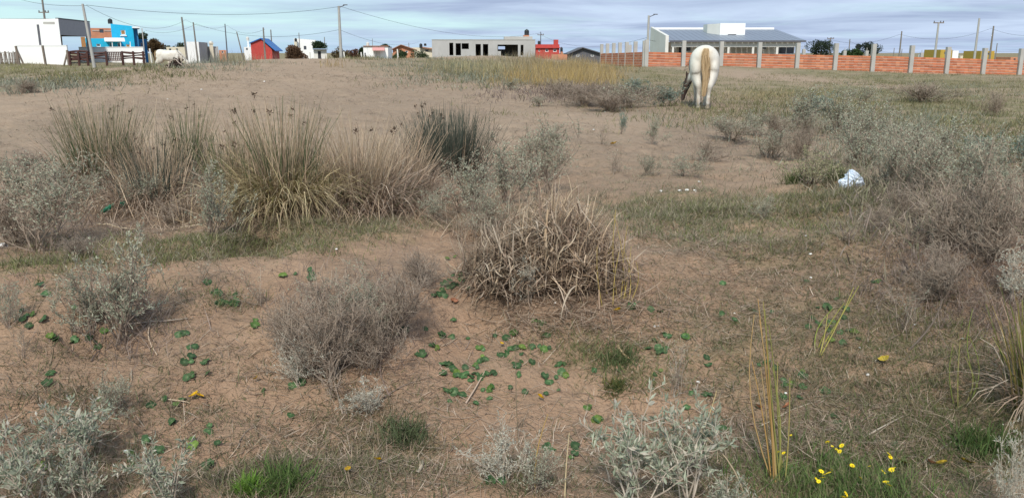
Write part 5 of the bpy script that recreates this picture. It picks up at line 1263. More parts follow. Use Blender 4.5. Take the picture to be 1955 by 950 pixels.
rush('tall rush clump with yellow dead blades at its foot', 545, 408, 192, 140, 480, .13, GREEN_R, 6, 1700, 14, .58, gcol=((.20, .20, .06), (.28, .25, .09)), tcol=((.44, .36, .20), (.50, .41, .25), (.36, .27, .17)))
rush('pale dead pampas-like clump with green blades beside the dark rush', 685, 402, 172, 165, 520, .18, ((.40, .32, .23), (.34, .26, .18), (.45, .37, .27)), 7, 1700, 8, .6, .4, gcol=((.08, .12, .05), (.12, .16, .07), (.16, .17, .08)))
rush('dark blue-green spiky rush clump at the right end of the row', 857, 350, 128, 128, 1500, .36, DARK_R, 8, 500, 16, .05, .02)
rush('pale dead grass tuft left of the dark spiky rush', 765, 392, 155, 110, 380, .35, TAN, 9, 500, 5, .7, .4)
rush('sparse dry rush between the small green tuft and the tall clump', 480, 395, 160, 100, 260, .3, TAN, 10, 420, 6, .6)
rush('green and yellow rush clump cut by the right edge', 1972, 800, 225, 85, 260, .2, ((.13, .15, .045), (.20, .20, .06), (.30, .22, .08)), 11, 160, 0, .25)

def stalks(label, cat, specs, cols, name='reed_stalks', rad=.0035):
    """specs: (base px,py, top px,py) in the photo; every stalk stands on the ground"""
    b0 = at(specs[0][0], specs[0][1]); z0 = gz_at(b0[0], b0[1]); r_ = thing(name, label, cat, (b0[0], b0[1], z0)); rs = np.random.default_rng(int(specs[0][0]))
    for (a, b, c, d), cc in zip(specs, [cols[i % len(cols)] for i in range(len(specs))]):
        pb = at(a, b); tp = P(c, d, pb[1] + rs.uniform(-.05, .15)); t = np.linspace(0, 1, 7)[:, None]
        pts = pb * (1 - t) + np.array(tp) * t; pts[:, 0] += .02 * np.sin(t[:, 0] * PI) * rs.normal(); pts[:, 2] += 0
        g_ = G(); g_.tubes((pts - [b0[0], b0[1], z0])[None], np.linspace(rad, rad * .45, 7)[None], np.array([cc]), 5); ob('stalk', g_.mesh('stalk', M_STEM, True), r_)
OR = ((.36, .22, .08), (.30, .25, .09), (.42, .28, .13), (.22, .22, .07))
stalks('tall orange and green reed stalks left of the yellow flowers', 'reeds', [(1478, 925, 1447, 570), (1482, 930, 1457, 575), (1470, 925, 1440, 600), (1490, 920, 1468, 620), (1476, 935, 1462, 640), (1495, 905, 1485, 690), (1466, 915, 1452, 700), (1485, 925, 1475, 700), (1472, 930, 1436, 690), (1498, 930, 1508, 720), (1480, 930, 1450, 610), (1488, 930, 1460, 590)], OR)
stalks('leaning yellow-green reed stalks among round leaves at right', 'reeds', [(1562, 668, 1612, 578), (1568, 672, 1630, 548), (1556, 670, 1590, 588), (1575, 660, 1640, 545), (1565, 676, 1580, 600)], ((.30, .28, .07), (.38, .33, .10), (.22, .25, .06)))
stalks('yellow upright stalks at the right side of the dead grass mound', 'reeds', [(1178, 575, 1176, 400), (1185, 578, 1172, 410), (1160, 580, 1168, 470), (1195, 570, 1198, 430), (1190, 582, 1205, 470), (1150, 585, 1140, 470), (1200, 580, 1192, 480), (1205, 575, 1215, 500), (1170, 590, 1182, 480)], ((.42, .32, .11), (.36, .27, .09)))
stalks('single yellow-brown stalk leaning right at the bottom centre', 'reeds', [(1022, 960, 1046, 790)], ((.40, .27, .10),), 'dry_stalk')
stalks('pale dry stalk standing right of the leaning stalk at the bottom', 'reeds', [(1078, 960, 1087, 825)], ((.45, .36, .22),), 'dry_stalk')
stalks('thin dark stalk rising from the round leaves at the centre', 'reeds', [(990, 880, 987, 605)], ((.20, .16, .11),), 'dry_stalk', .0022)
stalks('long pale straw leaning left at the bottom right of centre', 'reeds', [(1420, 955, 1318, 805)], ((.46, .37, .25),), 'dry_stalk')
stalks('short tan straw leaning right near the dry branching weed', 'reeds', [(1332, 840, 1368, 745)], ((.42, .32, .16),), 'dry_stalk')
stalks('green thin stalks standing left of the right edge rush', 'reeds', [(1855, 760, 1850, 640), (1830, 770, 1833, 650), (1822, 760, 1820, 655), (1845, 765, 1842, 680), (1868, 755, 1857, 590)], ((.18, .20, .06), (.24, .22, .08)))
stalks('dark bare branch leaning right in the right foreground', 'branch', [(1735, 668, 1800, 570), (1790, 580, 1830, 520)], ((.14, .11, .09),), 'bare_branch', .006)

# dead grass mound
rs = np.random.default_rng(21)
b_ = at(1040, 606); b_[1] += .26; z0 = gz_at(b_[0], b_[1]); s = pxm(b_)
root = thing('dead_tussock', 'large collapsed mound of dead brown grass in the middle of the picture', 'dead grass', (b_[0], b_[1], z0))
rw = 150 * s
LUMPS = ((-.19, -.04, 100 * s, .28, 92 * s), (.09, .0, 108 * s, .32, 140 * s), (.25, .02, 88 * s, .28, 96 * s))   # lobes of the collapsed mound: x, y, half-width, half-depth, height
def mound(n, lo, hi, Wm, WM, cs, Lm, LM, seed, up=False, S=5, lob=None):
    rs = np.random.default_rng(seed); d = rs.normal(size=(n, 3)); d[:, 2] = np.abs(d[:, 2]); d /= np.linalg.norm(d, axis=1, keepdims=True)
    k = rs.uniform(lo, hi, n)[:, None]; lb = np.array(LUMPS)[rs.choice(3, n, p=[.36, .40, .24]) if lob is None else np.full(n, lob)]
    bump = 1 + .35 * vnoise(d[:, 0] * 3 + seed, d[:, 2] * 3 + lb[:, 0] * 9)[:, None]
    pos = d * k * bump * lb[:, 2:5] + np.stack([lb[:, 0], lb[:, 1], 0 * lb[:, 0]], -1)
    pos[:, 2] += .015
    g_ = G(); L = rs.uniform(Lm, LM, n)
    if up: az, lean, curl = rs.normal(.5, .9, n), np.abs(rs.normal(.15, .35, n)), rs.normal(.5, .7, n)
    else: az, lean, curl = rs.choice([0.0, PI], n) + rs.normal(0, .9, n), rs.normal(1.45, .5, n), rs.normal(.0, 1.4, n)
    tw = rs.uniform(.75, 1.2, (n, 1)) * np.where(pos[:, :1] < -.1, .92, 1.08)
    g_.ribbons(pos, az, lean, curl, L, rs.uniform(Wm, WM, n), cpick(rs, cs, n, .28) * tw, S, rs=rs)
    v = g_.v[0]; v[:, 2] = np.maximum(v[:, 2], H(v[:, 0] + b_[0], v[:, 1] + b_[1]) - z0 + .005)
    return g_
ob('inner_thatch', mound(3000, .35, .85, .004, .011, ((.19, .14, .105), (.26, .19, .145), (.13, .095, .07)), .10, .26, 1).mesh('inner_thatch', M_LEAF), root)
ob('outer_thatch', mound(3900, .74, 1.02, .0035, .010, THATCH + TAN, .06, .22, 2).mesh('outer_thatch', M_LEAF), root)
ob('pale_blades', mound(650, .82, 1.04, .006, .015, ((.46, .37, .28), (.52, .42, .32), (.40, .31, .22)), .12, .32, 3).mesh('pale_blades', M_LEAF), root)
ob('upright_straws', mound(520, .6, 1.0, .003, .007, TAN, .10, .30, 4, up=True, lob=1).mesh('upright_straws', M_LEAF), root)
n = 900; g_ = G(); base = np.stack([rs.normal(.1, rw * .55, n), rs.uniform(-.42, -.05, n) - .12 * rs.random(n), np.zeros(n)], -1); base[:, 2] = H(base[:, 0] + b_[0], base[:, 1] + b_[1]) - z0 + .012
g_.ribbons(base, rs.uniform(0, 2 * PI, n), rs.uniform(1.2, 1.6, n), rs.normal(0, .3, n), rs.uniform(.06, .24, n), rs.uniform(.003, .007, n), cpick(rs, THATCH, n), 4, rs=rs); ob('fallen_straw', g_.mesh('fallen_straw', M_LEAF), root)
for (pa, pb2, wd, cc) in (((1042, 440), (1046, 400), .014, (.36, .26, .17)), ((1062, 438), (1052, 402), .010, (.36, .28, .21)), ((952, 465), (940, 430), .008, (.38, .31, .24))):
    Yp = b_[1] - .20; a, c = P(*pa, Yp), P(*pb2, Yp + .05); a -= (c - a) * .5
    g_ = G(); pts = np.array([[a, a.lerp(c, .5), c]]) - [b_[0], b_[1], z0]; g_.tubes(pts, np.array([[wd * .5, wd * .5, wd * .42]]), np.array([cc]), 7); ob('broken_stalk', g_.mesh('broken_stalk', M_STEM), root)
tg_ = at(1010, 588); stm, fol, _ = KIND['W'][1]
r_ = thing('shrub', 'pale fine weed in front of the dead grass mound', 'shrub', (tg_[0], tg_[1], gz_at(tg_[0], tg_[1])), .4, 'shrubs of the sandy field', (.22, .22, .26)); ob('stems', stm, r_); ob('foliage', fol, r_)

# ------------------------------------------------------------------ round pennywort leaves
m, nt, p, o = new_mat('waxy_leaf')
a = nt.nodes.new('ShaderNodeAttribute'); a.attribute_name = 'Col'; oi = nt.nodes.new('ShaderNodeObjectInfo')
hv = nt.nodes.new('ShaderNodeHueSaturation'); mr_ = nt.nodes.new('ShaderNodeMapRange'); nt.links.new(oi.outputs['Random'], mr_.inputs['Value']); mr_.inputs['To Min'].default_value = .55; mr_.inputs['To Max'].default_value = 1.1
nt.links.new(a.outputs['Color'], hv.inputs['Color']); nt.links.new(mr_.outputs[0], hv.inputs['Value']); nt.links.new(hv.outputs[0], p.inputs['Base Color']); p.inputs['Roughness'].default_value = .55; p.inputs['Specular IOR Level'].default_value = .25
M_WAX = m
def round_leaf(name, col, cc, seed, cup=.16):
    """peltate leaf of radius about 1: uneven scalloped edge, waved blade, pale navel and a short stalk"""
    rs = np.random.default_rng(seed); k = 20; th = np.arange(k) * 2 * PI / k; col, cc = np.array(col), np.array(cc)
    p1, p2, p3 = rs.uniform(0, 6.28, 3); v = [(0, 0, -.03)]; c = [cc]
    for rr, mixv in ((.10, .7), (.5, .0), (1.0, 0)):
        for j, a in enumerate(th):
            q = rr * (1 + (.06 * math.cos(a * 2 + p1) + .04 * math.cos(a * 5 + p2) + .03 * rs.normal() if rr == 1 else 0))
            if rr == 1 and abs((a - p3 + PI) % (2 * PI) - PI) < .2: q *= .62                      # notch
            z = cup * rr ** 2 + rr ** 2 * (.11 * math.sin(a * 2 + p2) + .06 * math.sin(a * 5 + p1)) + .03 * rs.normal() * rr
            v.append((q * math.cos(a), q * math.sin(a), z)); c.append((col * (1 - mixv) + cc * mixv) * rs.uniform(.82, 1.15))
    t = [(0, 1 + j, 1 + (j + 1) % k) for j in range(k)]; q = [(1 + i * k + j, 1 + (i + 1) * k + j, 1 + (i + 1) * k + (j + 1) % k, 1 + i * k + (j + 1) % k) for i in range(2) for j in range(k)]
    g_ = G(); g_.add(v, q, t, np.array(c)); g_.tubes(np.array([[(0, 0, -.03), (.05, .1, -.4), (.1, .25, -.8)]]), .04, np.array([(.14, .15, .06)]), 4)
    return g_.mesh(name, M_WAX)
PW = [round_leaf('leaf', (.048, .102, .034), (.16, .23, .10), i, (.05, -.18, .12, -.05, .2, -.1, .0)[i]) for i in range(7)]
PWY = [round_leaf('leaf', (.11, .17, .03), (.25, .28, .10), 9), round_leaf('leaf', (.075, .14, .03), (.2, .25, .1), 10)]
PATCH = [  # centre px, label
    (905, 735, 'dense patch of round green pennywort leaves on bare sand at the centre'), (985, 680, 'pennywort leaves in a string right of the dense central patch'),
    (870, 645, 'three round pennywort leaves on sand left below the dead grass mound'), (1055, 690, 'pennywort leaves beside the sticks right of the centre'),
    (1035, 640, 'pennywort leaves just below the dead grass mound'), (850, 560, 'bright green leaf cluster at the left foot of the dead grass mound'),
    (1110, 730, 'pennywort leaves half buried in weeds right of the centre'), (1230, 690, 'pennywort leaves near the white shells right of the centre'),
    (1400, 605, 'pennywort leaves scattered on the sand left of the orange reeds'), (1590, 630, 'pennywort leaves around the leaning yellow-green reeds'),
    (150, 650, 'pennywort leaves on the left slope'), (350, 680, 'pennywort leaves on the bare sand of the left slope'),
    (370, 720, 'string of pennywort leaves above the yellow leaf at left'), (320, 810, 'pennywort leaves below the yellow leaf at left'),
    (250, 880, 'pennywort leaves in the shade of the bottom left shrubs'), (600, 530, 'pennywort leaves near the grass strip above the hummock'),
    (840, 700, 'pennywort leaves at the right foot of the hummock'), (500, 760, 'pennywort leaves on the bare slope left of the hummock foot'),
    (570, 850, 'pennywort leaves above the grass at the bottom'), (1530, 740, 'pennywort leaves right of the orange reeds'),
    (1340, 780, 'pennywort leaves under the dry branching weed'), (1090, 870, 'pennywort leaves at the bottom between the shrubs'),
    (970, 930, 'pennywort leaves at the bottom centre under the whitish shrub'), (1180, 560, 'pennywort leaves at the right foot of the dead grass mound'),
    (1680, 545, 'pennywort leaves below the dry mauve bushes'), (95, 565, 'pennywort leaves near the left edge'), (1700, 850, 'pennywort leaf in the weeds behind the yellow flowers'),
    (430, 590, 'small green plants in the burrow hollow at left'),
]
def cr(x0, y0, k, pts): return [(x0 + x / k, y0 + y / k) for x, y in pts]
LV = cr(780, 600, 3.8, [(235, 138), (310, 158), (430, 157), (170, 222), (515, 265), (628, 232), (708, 252), (762, 238), (775, 325), (820, 335), (713, 378), (818, 410), (100, 330), (255, 398), (300, 385), (548, 368), (515, 402), (565, 402), (413, 443), (485, 465), (253, 492), (343, 508), (405, 522), (455, 548), (500, 520), (540, 535), (610, 492), (593, 585), (590, 620), (590, 655), (325, 587), (540, 622), (388, 642), (330, 640), (300, 662), (490, 708), (788, 468), (797, 543), (925, 112), (910, 150), (1000, 210), (955, 300), (980, 350), (985, 525), (1070, 540), (1130, 445), (1110, 480), (1345, 475), (995, 650), (845, 645), (1360, 785), (895, 425), (575, 530), (470, 500), (395, 490)])
LV += cr(0, 420, 3.392, [(265, 482), (310, 570), (185, 700), (230, 735), (160, 785), (365, 830), (485, 795), (580, 780), (1200, 780), (1165, 815), (1245, 930), (150, 660), (490, 645), (680, 740), (345, 800), (620, 800)])
LV += cr(0, 660, 3.276, [(350, 15), (1205, 112), (1200, 165), (1200, 215), (1297, 210), (620, 325), (300, 262), (1075, 460), (1080, 495), (1305, 545), (825, 700), (805, 785), (910, 600), (965, 665), (1315, 725), (1200, 610), (1365, 632), (945, 370), (1135, 310), (400, 660), (270, 740), (190, 800)])
LV += cr(450, 420, 2.375, [(270, 255), (335, 250), (215, 285), (345, 283), (90, 520), (845, 633), (885, 565), (935, 515), (940, 675), (945, 735), (125, 785), (250, 878), (770, 530), (260, 770), (320, 735)])
LV += cr(800, 340, 3.167, [(220, 488), (265, 545), (250, 640), (200, 700), (150, 730), (185, 660), (120, 750), (215, 670), (170, 690), (235, 690), (140, 710), (205, 640), (1115, 475), (1170, 700), (1290, 795), (700, 915)])
LV += cr(1200, 420, 3.166, [(570, 395), (570, 562), (645, 612), (865, 575), (335, 727), (190, 575), (20, 540), (205, 720), (480, 890), (120, 820), (185, 860), (220, 850), (825, 895), (755, 570), (1300, 610), (1215, 640), (1110, 630), (1210, 715), (1295, 765), (1385, 757), (1365, 695), (1085, 680), (1200, 545), (1320, 550), (1250, 495), (1075, 385), (1505, 385), (1140, 655), (1240, 620), (1330, 690)])
LV += cr(1380, 660, 3.277, [(265, 135), (500, 215), (430, 265), (500, 290), (375, 240), (640, 280), (700, 450), (1080, 615), (840, 530), (380, 330), (480, 345), (20, 545)])
LV += cr(880, 700, 3.62, [(1340, 95), (1590, 260), (1680, 245), (1700, 400), (1810, 455), (940, 385), (630, 620), (790, 590), (320, 820), (280, 860), (780, 665), (600, 650), (1560, 280), (1720, 270)])
LV += [(412, 578), (420, 585), (432, 592), (442, 597), (425, 600), (450, 590)]
_r = np.random.default_rng(6); LV += [(x + _r.normal(0, 13), y + _r.normal(0, 8)) for x, y in LV if _r.random() < .55]
proots = {}; rs = np.random.default_rng(77); RUN = {}
for px, py in LV:
    k = min(range(len(PATCH)), key=lambda i: (PATCH[i][0] - px) ** 2 + (PATCH[i][1] - py) ** 2)
    if k not in proots:
        c = at(*PATCH[k][:2]); proots[k] = (thing('pennywort', PATCH[k][2], 'pennywort', (c[0], c[1], gz_at(c[0], c[1])), group='pennywort patches'), c)
    r_, c = proots[k]; q = at(px, py); RUN.setdefault(k, []).append(q); rad = rs.uniform(.012, .027) * (1 + .25 * (700 - py) / 700 if py < 600 else 1); me = PW[rs.integers(0, 7)] if rs.random() < .86 else PWY[rs.integers(0, 2)]
    o_ = bpy.data.objects.new('leaf', me); C.objects.link(o_); o_.parent = r_
    o_.location = (q[0] - c[0], q[1] - c[1], gz_at(q[0], q[1]) + .007 + .008 * rs.random() - gz_at(c[0], c[1]))
    o_.rotation_euler = (rs.normal(.30, .25), rs.normal(0, .22), rs.uniform(0, 6.28)); o_.rotation_mode = 'ZXY' if False else 'XYZ'
    e_ = Matrix.Rotation(rs.normal(.42, .28), 4, 'X') @ Matrix.Rotation(rs.normal(0, .3), 4, 'Y') @ Matrix.Rotation(rs.uniform(0, 6.28), 4, 'Z')
    o_.rotation_euler = e_.to_euler(); o_.scale = (rad,) * 3

for k, qs in RUN.items():                                   # creeping stems that join the leaves of a patch
    if len(qs) < 3: continue
    r_, c = proots[k]; qs = sorted(qs, key=lambda q: q[0] + .4 * q[1]); pts = spl(np.array(qs), len(qs) * 4); pts[:, 2] = H(pts[:, 0], pts[:, 1]) + .003
    g_ = G(); g_.tubes((pts - [c[0], c[1], gz_at(c[0], c[1])])[None], .0013, np.array([(.25, .18, .12)]), 4); ob('runner', g_.mesh('runner', M_STEM), r_)
# fallen yellow leaves
YL = [round_leaf('leaf_blade', (.62, .36, .012), (.66, .44, .05), 20 + i, .35) for i in range(2)] + [round_leaf('leaf_blade', (.40, .28, .03), (.5, .38, .08), 25, .3)]
for px, py, r, i, lab in ((372, 768, .022, 0, 'bright yellow leaf on the bare slope at left, nearest the straw'), (381, 766, .020, 1, 'bright yellow leaf on the bare slope at left, right one of the pair'), (1031, 783, .020, 0, 'yellow leaf at the end of the central pennywort string'),
                          (958, 678, .012, 1, 'small yellow leaf in the middle of the pennywort string'), (722, 905, .019, 0, 'yellow leaf in the grass at the bottom left of centre'), (1178, 612, .022, 0, 'yellow leaf at the right foot of the dead grass mound'), (1686, 706, .030, 2, 'large dull yellow leaf near the white shell at right'),
                          (1723, 886, .026, 2, 'ochre yellow leaf right of the yellow flowers'), (1798, 886, .024, 2, 'yellow-green dying leaf in the bottom right weeds'), (1845, 890, .028, 2, 'rightmost yellowed leaf in the bottom right weeds'), (1172, 283, .05, 0, 'yellow scrap lying on the far sand below the horse'), (490, 740, .014, 0, 'tiny yellow leaf on the bare slope'), (665, 923, .014, 1, 'small yellow leaf hidden in the bottom grass')):
    q = at(px, py); r_ = thing('yellow_leaf', lab, 'leaf', (q[0], q[1], gz_at(q[0], q[1]) + .03), random.uniform(0, 6)); o_ = ob('leaf_blade', YL[i], r_, (0, 0, 0)); o_.rotation_euler = (.5 + random.uniform(-.3, .3), random.uniform(-.3, .3), 0); o_.scale = (r,) * 3
# reddish dry leaves
GL = round_leaf('leaf_blade', (.36, .15, .08), (.45, .25, .15), 31, .5)
for px, py, lab in ((1502, 780, 'reddish dry leaf right of the orange reeds'), (1447, 782, 'orange dry leaf at the foot of the orange reeds'), (866, 593, 'orange scrap on the sand left below the dead grass mound'), (1775, 883, 'brown dry leaf between the yellow leaves at right')):
    q = at(px, py); r_ = thing('dry_leaf', lab, 'leaf', (q[0], q[1], gz_at(q[0], q[1]) + .02), random.uniform(0, 6)); o_ = ob('leaf_blade', GL, r_); o_.rotation_euler = (.7, .3, 0); o_.scale = (.026, .016, .02)

# white snail shells
M_SH = solid('white_shell', (.80, .77, .73), .5, .1, 60)
g_ = G(); t = np.linspace(0, 5 * PI, 60); rr = .5 * np.exp(-.12 * t)
g_.tubes(np.stack([rr * np.cos(t) * 1.0, rr * np.sin(t), .42 * (1 - np.exp(-.14 * t))], -1)[None], (.46 * np.exp(-.12 * t))[None], (.8, .8, .8), 8); SHELL = g_.mesh('shell', M_SH, True)
for px, py, r, lab in ((1249, 638, .014, 'larger of two white shells side by side right of the dead grass mound'), (1257, 634, .010, 'smaller of two white shells side by side right of the dead grass mound'), (1332, 735, .016, 'round white shell under the dry branching weed'), (1299, 757, .010, 'dull white shell left below the dry branching weed'),
                       (1656, 713, .016, 'white shell left of the large dull yellow leaf'), (1671, 702, .006, 'tiny white shell speck beside the large dull yellow leaf'), (1500, 757, .014, 'white shell beside the pennywort right of the orange reeds'), (1746, 626, .013, 'white shell on sand below the dry mauve bushes'), (1060, 601, .013, 'white shell at the front foot of the dead grass mound'),
                       (1069, 607, .009, 'small white shell right of the one at the mound foot'), (1424, 444, .020, 'white shell on the sand above the orange reeds'), (1538, 455, .014, 'white shell on the sand below the yellowish shrub'), (1546, 504, .018, 'white shell on the sand in the right middle ground'), (1547, 536, .014, 'white shell below the one in the right middle ground'),
                       (1403, 593, .008, 'tiny white shell speck among the scattered pennywort'), (241, 861, .015, 'white shell on the bare soil at lower left'), (643, 483, .016, 'white shell at the right end of the grass strip'), (1297, 368, .03, 'left white shell in the row on the middle right sand'), (1312, 366, .035, 'largest white shell in the row on the middle right sand'), (1326, 366, .026, 'right white shell in the row on the middle right sand'),
                       (1261, 368, .026, 'white shell left apart from the row on the middle right sand'), (1334, 350, .022, 'white shell above the row on the middle right sand'), (1133, 250, .05, 'white shell on the far sand above the tall greyish shrub'), (1155, 213, .05, 'white scrap on the sand below the rise'), (505, 158, .07, 'white speck on the far dune'), (385, 172, .06, 'white speck on the left of the dune'),
                       (320, 190, .05, 'white speck on the near dune slope behind the rushes'), (345, 127, .12, 'white scrap beside the tangled stump'), (836, 155, .09, 'white scrap on the sand at the edge of the tall dry grass'), (1640, 672, .010, 'white shell among the weeds right of the leaning reeds'), (1836, 657, .012, 'white shell left of the right edge rush'), (5, 478, .05, 'white stone at the left picture edge')):
    r *= .55 if py < 300 else .85; q = at(px, py); o_ = ob('white_shell', SHELL, None, (q[0], q[1], gz_at(q[0], q[1]) + r * .35), random.uniform(0, 6), (r,) * 3); tag(o_, lab, 'shell', 'white shells and specks')

# sticks lying on the ground
for k, (a, b, r, c, lab) in enumerate((((889, 779), (927, 726), .005, (.44, .33, .25), 'straight pale stick across the dense pennywort patch'), ((842, 662), (873, 641), .005, (.36, .27, .19), 'curved stick beside the three round leaves'), ((1036, 708), (1076, 667), .004, (.40, .31, .23), 'thin stick right of the pennywort string'),
                                       ((307, 753), (362, 770), .004, (.44, .34, .24), 'pale straw leading to the bright yellow leaves'), ((272, 850), (290, 830), .004, (.4, .32, .24), 'short straw on the bare slope'), ((455, 866), (490, 820), .005, (.24, .18, .14), 'dark stick on the bare slope left of the hummock foot'),
                                       ((640, 765), (645, 712), .006, (.34, .26, .20), 'exposed root hanging below the hummock'), ((655, 800), (640, 760), .005, (.34, .26, .20), 'exposed root below the hanging one'), ((745, 770), (735, 690), .005, (.22, .16, .13), 'dark root on the right flank of the hummock'), ((735, 775), (790, 745), .005, (.2, .15, .12), 'dark branch lying right of the hummock foot'),
                                       ((188, 432), (262, 438), .007, (.46, .36, .25), 'long pale straw lying below the green plastic bag'), ((340, 432), (395, 436), .006, (.42, .34, .24), 'pale straw on the ground below the left rushes'), ((600, 415), (670, 402), .008, (.40, .30, .22), 'pale reed lying below the yellow-footed rush'), ((1255, 655), (1290, 720), .004, (.42, .33, .26), 'straw leaning among weeds right of the centre'),
                                       ((240, 640), (360, 622), .006, (.36, .29, .23), 'pale branch lying under the tall loose shrub'), ((290, 625), (300, 672), .005, (.44, .34, .25), 'short straw hanging below the pale branch'), ((1180, 675), (1200, 690), .010, (.48, .34, .2), 'short thick yellowish stick among weeds'), ((796, 920), (798, 890), .008, (.46, .38, .28), 'short pale upright stub at the bottom'),
                                       ((175, 690), (190, 655), .004, (.16, .12, .1), 'thin dark twig on the left slope'), ((1450, 800), (1560, 770), .003, (.46, .4, .32), 'long thin straw across the right foreground'), ((1640, 850), (1730, 790), .004, (.42, .36, .29), 'long curved straw across the right foreground'), ((1750, 890), (1830, 835), .005, (.36, .31, .26), 'grey dead branch in the bottom right weeds'))):
    pa, pb = at(*a), at(*b); t = np.linspace(0, 1, 8)[:, None]; pts = pa * (1 - t) + pb * t; rs = np.random.default_rng(k)
    pts[:, 2] = H(pts[:, 0], pts[:, 1]) + r * .8; pts[:, 0] += np.sin(t[:, 0] * PI) * rs.normal(0, .02); z0 = pts[0].copy()
    pts[1:-1, 2] = np.maximum(pts[1:-1, 2], np.linspace(pts[0, 2], pts[-1, 2], 8)[1:-1])
    g_ = G(); g_.tubes((pts - z0)[None], np.linspace(r, r * .6, 8)[None], np.array([c]), 6); tag(ob('stick', g_.mesh('stick', M_STEM, True), None, z0), lab, 'stick', 'sticks and straws on the ground')

# yellow-flowered weed at the bottom right
c = at(1590, 935); z0 = gz_at(c[0], c[1]); root = thing('flowering_weed', 'green feathery weed with bright yellow flowers at the bottom right', 'weed', (c[0], c[1], z0)); rs = np.random.default_rng(5)
n = 3200; base = np.stack([rs.normal(.0, .17, n), rs.normal(-.02, .15, n), np.zeros(n)], -1); base[:, 2] = H(base[:, 0] + c[0], base[:, 1] + c[1]) - z0
g_ = G(); g_.ribbons(base, rs.uniform(0, 6.28, n), rs.uniform(0, .8, n), rs.uniform(0, 1.2, n), rs.uniform(.03, .10, n), rs.uniform(.002, .005, n), cpick(rs, ((.075, .13, .035), (.11, .17, .05), (.15, .19, .07), (.20, .18, .10)), n), 4, rs=rs); ob('foliage', g_.mesh('foliage', M_LEAF), root)
M_FL = solid('yellow_petal', (.82, .60, .01), .6, .1, 40); M_FC = solid('flower_centre', (.5, .28, .02), .8, .1, 40)
g_ = G(); v = []; q = []
for k in range(9):
    a = k * 2 * PI / 9; ca, sa = math.cos(a), math.sin(a); pp = lambda r, w, z: (r * ca - w * sa, r * sa + w * ca, z)
    i = len(v); v += [pp(.18, -.08, 0), pp(.65, -.24, .10), pp(1, 0, .02), pp(.65, .24, .10), pp(.18, .08, 0)]; q += [(i, i + 1, i + 3, i + 4)]; 
g_.add(v, q, [(i * 5 + 1, i * 5 + 2, i * 5 + 3) for i in range(9)]); PET = g_.mesh('petals', M_FL)
g_ = G(); g_.lathe([(.001, -.05), (.22, 0), (.2, .1), (.1, .16), (.001, .18)], 8); CEN = g_.mesh('flower_centre', M_FC, True)
for px, py in ((1485, 862), (1496, 864), (1580, 843), (1597, 857), (1603, 861), (1575, 905), (1568, 899), (1582, 902), (1558, 913), (1627, 888), (1660, 889), (1700, 872), (1706, 893), (1702, 896), (1686, 900), (1691, 919), (1694, 924), (1615, 942), (1643, 912), (1510, 830), (1589, 851), (1607, 850), (1571, 911), (1563, 918), (1588, 897), (1697, 866), (1699, 926), (1611, 948)):
    gp = at(px, py + 28); hz = rs.uniform(.07, .12); tp = P(px, py, gp[1]); tp.z = max(tp.z, gp[2] + .03)
    f_ = ob('flower', None, root, (tp.x - c[0], tp.y - c[1], tp.z - z0)); f_.rotation_euler = (rs.normal(.55, .3), rs.normal(0, .3), rs.uniform(0, 6))
    fs = rs.uniform(.007, .014); ob('petals', PET, f_, scale=(fs, fs, fs * 1.6)); ob('flower_centre', CEN, f_, (0, 0, .001), scale=(fs * .9,) * 3)
    g_ = G(); g_.tubes(np.array([[(gp[0] - c[0], gp[1] - c[1], gp[2] - z0 - .01), ((gp[0] + tp.x) / 2 - c[0] + .006, (gp[1] + tp.y) / 2 - c[1], (gp[2] + tp.z) / 2 - z0), (tp.x - c[0], tp.y - c[1], tp.z - z0)]]), .0016, np.array([(.12, .17, .05)]), 4); ob('flower_stalk', g_.mesh('flower_stalk', M_STEM), root)

# bright green tufts
for px, py, n, w, L, cs, lab in ((478, 945, 420, .05, .08, ((.11, .21, .03), (.16, .26, .05)), 'vivid light green tuft at the bottom left of centre'), (1875, 850, 600, .16, .09, ((.06, .105, .03), (.09, .13, .04)), 'dark green feathery weed left of the bottom right corner'), (540, 935, 500, .12, .10, ((.08, .13, .035), (.11, .16, .05)), 'dark green weed right of the vivid tuft'), (775, 840, 420, .11, .09, ((.075, .095, .045), (.10, .12, .06)), 'dull green weed on the sand at the bottom centre left'), (1180, 700, 420, .12, .06, ((.075, .10, .04), (.10, .13, .055)), 'green ground weed right of the central pennywort'),
                                 (1600, 345, 260, .18, .22, ((.08, .10, .035), (.11, .13, .05)), 'dark green tuft behind the white plastic bag'), (1515, 352, 260, .15, .22, ((.10, .14, .04), (.13, .17, .06)), 'fresh green tuft under the yellowish shrub'), (1175, 740, 300, .07, .05, ((.08, .11, .04), (.14, .13, .04)), 'small green weed above the largest silvery shrub')):
    rs = np.random.default_rng(px); c = at(px, py); z0 = gz_at(c[0], c[1]); base = np.concatenate([rs.normal(0, w * .42, (n, 2)).clip(-w, w), np.zeros((n, 1))], 1); base[:, 2] = H(base[:, 0] + c[0], base[:, 1] + c[1]) - z0
    g_ = G(); g_.ribbons(base, rs.uniform(0, 6.28, n), rs.uniform(.1, 1.0, n), rs.uniform(0, 1.2, n), L * rs.uniform(.5, 1.2, n), rs.uniform(.003, .006, n), cpick(rs, cs, n), 3, rs=rs); ob('blades', g_.mesh('blades', M_LEAF), thing('weed_tuft', lab, 'weed', (c[0], c[1], z0), group='green weed tufts'))

